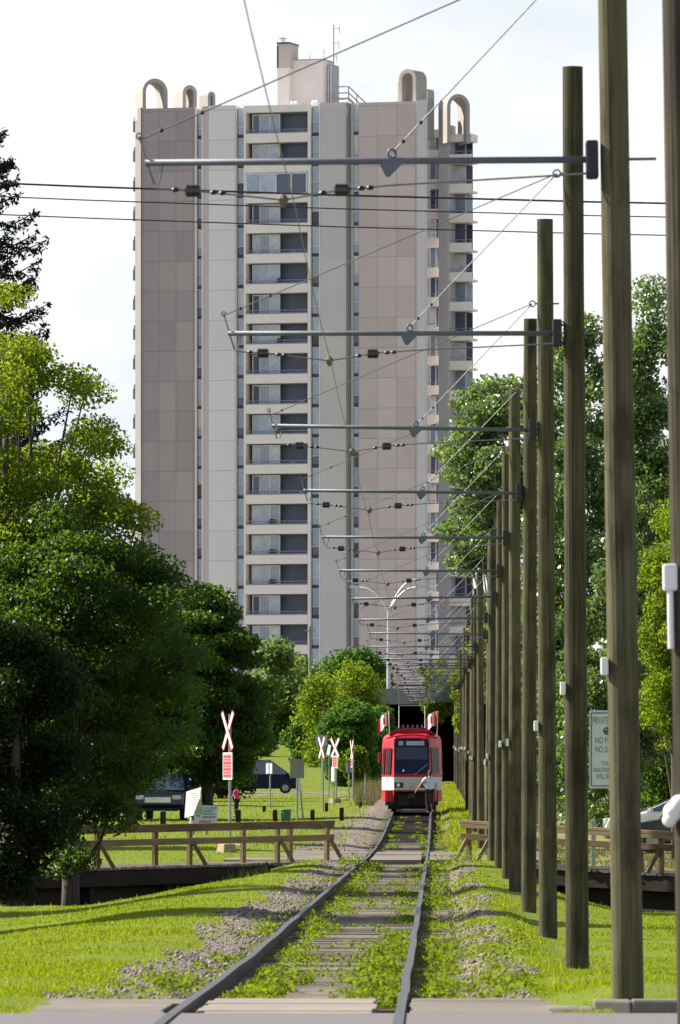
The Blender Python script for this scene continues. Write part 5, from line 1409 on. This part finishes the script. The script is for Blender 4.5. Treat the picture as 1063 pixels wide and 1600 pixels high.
# ------------------------------------------------------------------ vehicles
def car(name, label, cat, X, d, rotz, z, L, W_, prof, belt, cab, mat, wheels, wr=.33, lights=True, face=1):
    """x forward.  prof: lower body outline (x,z); cab: (x_rear_base,x_rear_top,x_front_top,x_front_base, z_belt, z_roof)"""
    root = thing(name, label, cat, (X, d, z), rotz)
    m = MB(); m.prism(prof, 'y', -W_ / 2, W_ / 2, mat); body = m.build('body', root, bevel=.06)
    a, b, c, e, zb_, zr = cab; tw = W_ / 2 * .80; bw = W_ / 2 * .97
    m = MB(); vs = [(a, -bw, zb_), (e, -bw, zb_), (e, bw, zb_), (a, bw, zb_), (b, -tw, zr), (c, -tw, zr), (c, tw, zr), (b, tw, zr)]
    m.add(vs, [(0, 1, 5, 4), (1, 2, 6, 5), (2, 3, 7, 6), (3, 0, 4, 7), (4, 5, 6, 7)], mat); m.build('cabin', root, bevel=.05)
    def lerp3(p, q, t): return tuple(p[i] + (q[i] - p[i]) * t for i in range(3))
    def pane(q0, q1, q2, q3, nm, off, ins=.1):
        c_ = [sum(x) / 4 for x in zip(q0, q1, q2, q3)]; pts = [lerp3(q, c_, ins) for q in (q0, q1, q2, q3)]
        pts = [tuple(p[i] + off[i] for i in range(3)) for p in pts]
        m = MB(); m.quad(pts, 'car_glass'); o = m.build(nm, root); s = o.modifiers.new('Solid', 'SOLIDIFY'); s.thickness = .012; return o
    pane(vs[1], vs[2], vs[6], vs[5], 'windshield', (.025, 0, .02)); pane(vs[3], vs[0], vs[4], vs[7], 'rear_window', (-.025, 0, .02))
    for sy, (i0, i1, i2, i3) in ((-1, (0, 1, 5, 4)), (1, (3, 2, 6, 7))):
        p0, p1, p2, p3 = vs[i0], vs[i1], vs[i2], vs[i3]
        n = 2
        for k in range(n):
            t0, t1 = k / n, (k + 1) / n
            pane(lerp3(p0, p1, t0), lerp3(p0, p1, t1), lerp3(p3, p2, t1), lerp3(p3, p2, t0), 'side_window', (0, sy * .025, .01))
        for x in wheels:
            m = MB(); m.tube([(x, sy * (W_ / 2 - .2), wr), (x, sy * (W_ / 2 + .015), wr)], wr, 'tyre', 22); wo = m.build('wheel', root)
            m = MB(); m.tube([(x, sy * (W_ / 2 - .02), wr), (x, sy * (W_ / 2 + .03), wr)], wr * .58, 'grey_back', 14); m.build('rim', wo)
        m = MB(); xf = prof[2][0] if False else max(p[0] for p in prof); m.box((xf - .06, sy * W_ * .37, belt * .78), (.14, .34, .16), 'lamp_glass'); m.build('headlight', root, bevel=.03)
        xr = min(p[0] for p in prof); m = MB(); m.box((xr + .05, sy * W_ * .40, belt * .8), (.12, .24, .22), 'sign_red'); m.build('tail_light', root, bevel=.03)
        m = MB(); m.box((e - .25, sy * (W_ / 2 + .09), zb_ + .08), (.12, .18, .13), mat); m.build('mirror', root, bevel=.03)
    m = MB(); m.box((xf + .005, 0, belt * .70), (.04, W_ * .52, .2), 'chrome'); m.box((xf + .01, 0, belt * .38), (.05, W_ * .8, .12), 'tyre'); m.build('grille', root)
    return root
vanprof = [(-2.35, .28), (2.35, .28), (2.42, .55), (2.36, .88), (1.75, 1.06), (-2.4, 1.06), (-2.42, .5)]
vX = PX(468, 440) - 2.42
car('minivan', 'dark blue minivan parked side-on at the edge of the lawn under the trees', 'van', vX, 440, 0, zg(vX, 440) - .02, 4.8, 1.85, vanprof, 1.06, (-2.38, -2.28, .75, 1.95, 1.05, 1.93), 'car_navy', (-1.5, 1.62), .33)
carprof = [(-2.2, .28), (2.15, .28), (2.25, .5), (2.15, .78), (1.0, .98), (-2.15, 1.0), (-2.25, .55)]
dX = PX(1018, 216) + 1.38
car('dark_car', 'black car behind the right railing, cut off by the right edge', 'car', dX, 216, R(180), zg(dX, 216), 4.5, 1.8, carprof, .95, (-1.9, -1.2, .15, 1.15, .97, 1.52), 'car_black', (-1.35, 1.38), .33)
wX = PX(944, 236) + 2.25
car('white_car', 'white car glimpsed behind the right railing beside the nearest pole', 'car', wX, 236, R(180), zg(wX, 236), 4.5, 1.75, carprof, .9, (-1.9, -1.3, .1, 1.1, .97, 1.42), 'car_white', (-1.35, 1.4), .31)
pX = PX(258, 288)
pkprof = [(-2.5, .4), (2.45, .4), (2.55, .62), (2.5, 1.05), (2.3, 1.14), (-2.5, 1.1)]
car('pickup', 'dark pickup facing the camera in deep shade under the left trees', 'pickup', pX, 290.5, R(-96), zg(pX, 288), 5.2, 1.9, pkprof, 1.12, (-.9, -.75, .45, 1.15, 1.10, 1.78), 'car_black', (-1.6, 1.65), .38)
# ------------------------------------------------------------------ light, sky, camera
S_AZ, S_EL = R(20), R(39)                     # sun from the left, slightly beyond
Sv = Vector((-math.cos(S_AZ) * math.cos(S_EL), math.sin(S_AZ) * math.cos(S_EL), math.sin(S_EL)))
ld = bpy.data.lights.new('Sun', 'SUN'); ld.energy = 5.0; ld.angle = R(.55); ld.color = (1.0, .95, .86)
lo = bpy.data.objects.new('Sun', ld); COL.objects.link(lo); lo.rotation_euler = Sv.to_track_quat('Z', 'Y').to_euler(); lo.location = (-30, 60, 60)
w = bpy.data.worlds.new('World'); SC.world = w; w.use_nodes = True; nt = w.node_tree; nt.nodes.clear()
out = nt.nodes.new('ShaderNodeOutputWorld')
sky = nt.nodes.new('ShaderNodeTexSky'); sky.sky_type = 'NISHITA'; sky.sun_disc = False; sky.sun_elevation = S_EL; sky.sun_rotation = math.atan2(Sv.x, Sv.y)
bg1 = nt.nodes.new('ShaderNodeBackground'); bg1.inputs[1].default_value = .085; nt.links.new(sky.outputs[0], bg1.inputs[0])
tc = nt.nodes.new('ShaderNodeTexCoord'); mp = nt.nodes.new('ShaderNodeMapping'); mp.inputs['Scale'].default_value = (1, 1, 2.2); nt.links.new(tc.outputs['Generated'], mp.inputs[0])
n1 = noise(nt, mp.outputs[0], 14, 5, .55); n2 = noise(nt, mp.outputs[0], 3.2, 4)
ccol = ramp(nt, n1, [(.34, (.42, .45, .485)), (.58, (.55, .555, .56))])
sp0 = nt.nodes.new('ShaderNodeSeparateXYZ'); nt.links.new(tc.outputs['Generated'], sp0.inputs[0])
cb = ramp(nt, sp0.outputs[2], [(.13, (1, 1, 1)), (.32, (.57, .57, .57))])
ccol = mixc(nt, 1.0, ccol, cb, 'MULTIPLY')
bg2 = nt.nodes.new('ShaderNodeBackground'); bg2.inputs[1].default_value = 1.0; hb = 1; nt.links.new(ccol, bg2.inputs[0])
sepn = nt.nodes.new('ShaderNodeSeparateXYZ'); nt.links.new(tc.outputs['Generated'], sepn.inputs[0])
el = ramp(nt, sepn.outputs[2], [(.08, (1, 1, 1)), (.5, (.35, .35, .35))])
cf = ramp(nt, math_(nt, 'ADD', n2, 0.0), [(.3, (.5, .5, .5)), (.6, (1, 1, 1))])
cov = mixc(nt, 1.0, el, cf, 'MULTIPLY')
lowm = ramp(nt, sepn.outputs[2], [(.1, (1, 1, 1)), (.22, (0, 0, 0))])
cov = mixc(nt, lowm, cov, (.97, .97, .97))
mx = nt.nodes.new('ShaderNodeMixShader'); nt.links.new(cov, mx.inputs[0]); nt.links.new(bg1.outputs[0], mx.inputs[1]); nt.links.new(bg2.outputs[0], mx.inputs[2]); nt.links.new(mx.outputs[0], out.inputs[0])

cam = bpy.data.cameras.new('Camera'); co = bpy.data.objects.new('Camera', cam); COL.objects.link(co)
co.location = (0, 0, H); co.rotation_euler = (R(90), 0, 0)
cam.sensor_width = 36; cam.lens = F / 1600 * 36; cam.shift_y = (HY - 800) / 1600; cam.clip_end = 8000; cam.clip_start = .5
cam.dof.use_dof = True; cam.dof.focus_distance = 210; cam.dof.aperture_fstop = 18
SC.camera = co
SC.view_settings.view_transform = 'Standard'; SC.view_settings.look = 'None'; SC.view_settings.exposure = 1.0; SC.view_settings.gamma = 1
SC.cycles.max_bounces = 8; SC.cycles.transmission_bounces = 4; SC.cycles.use_denoising = True
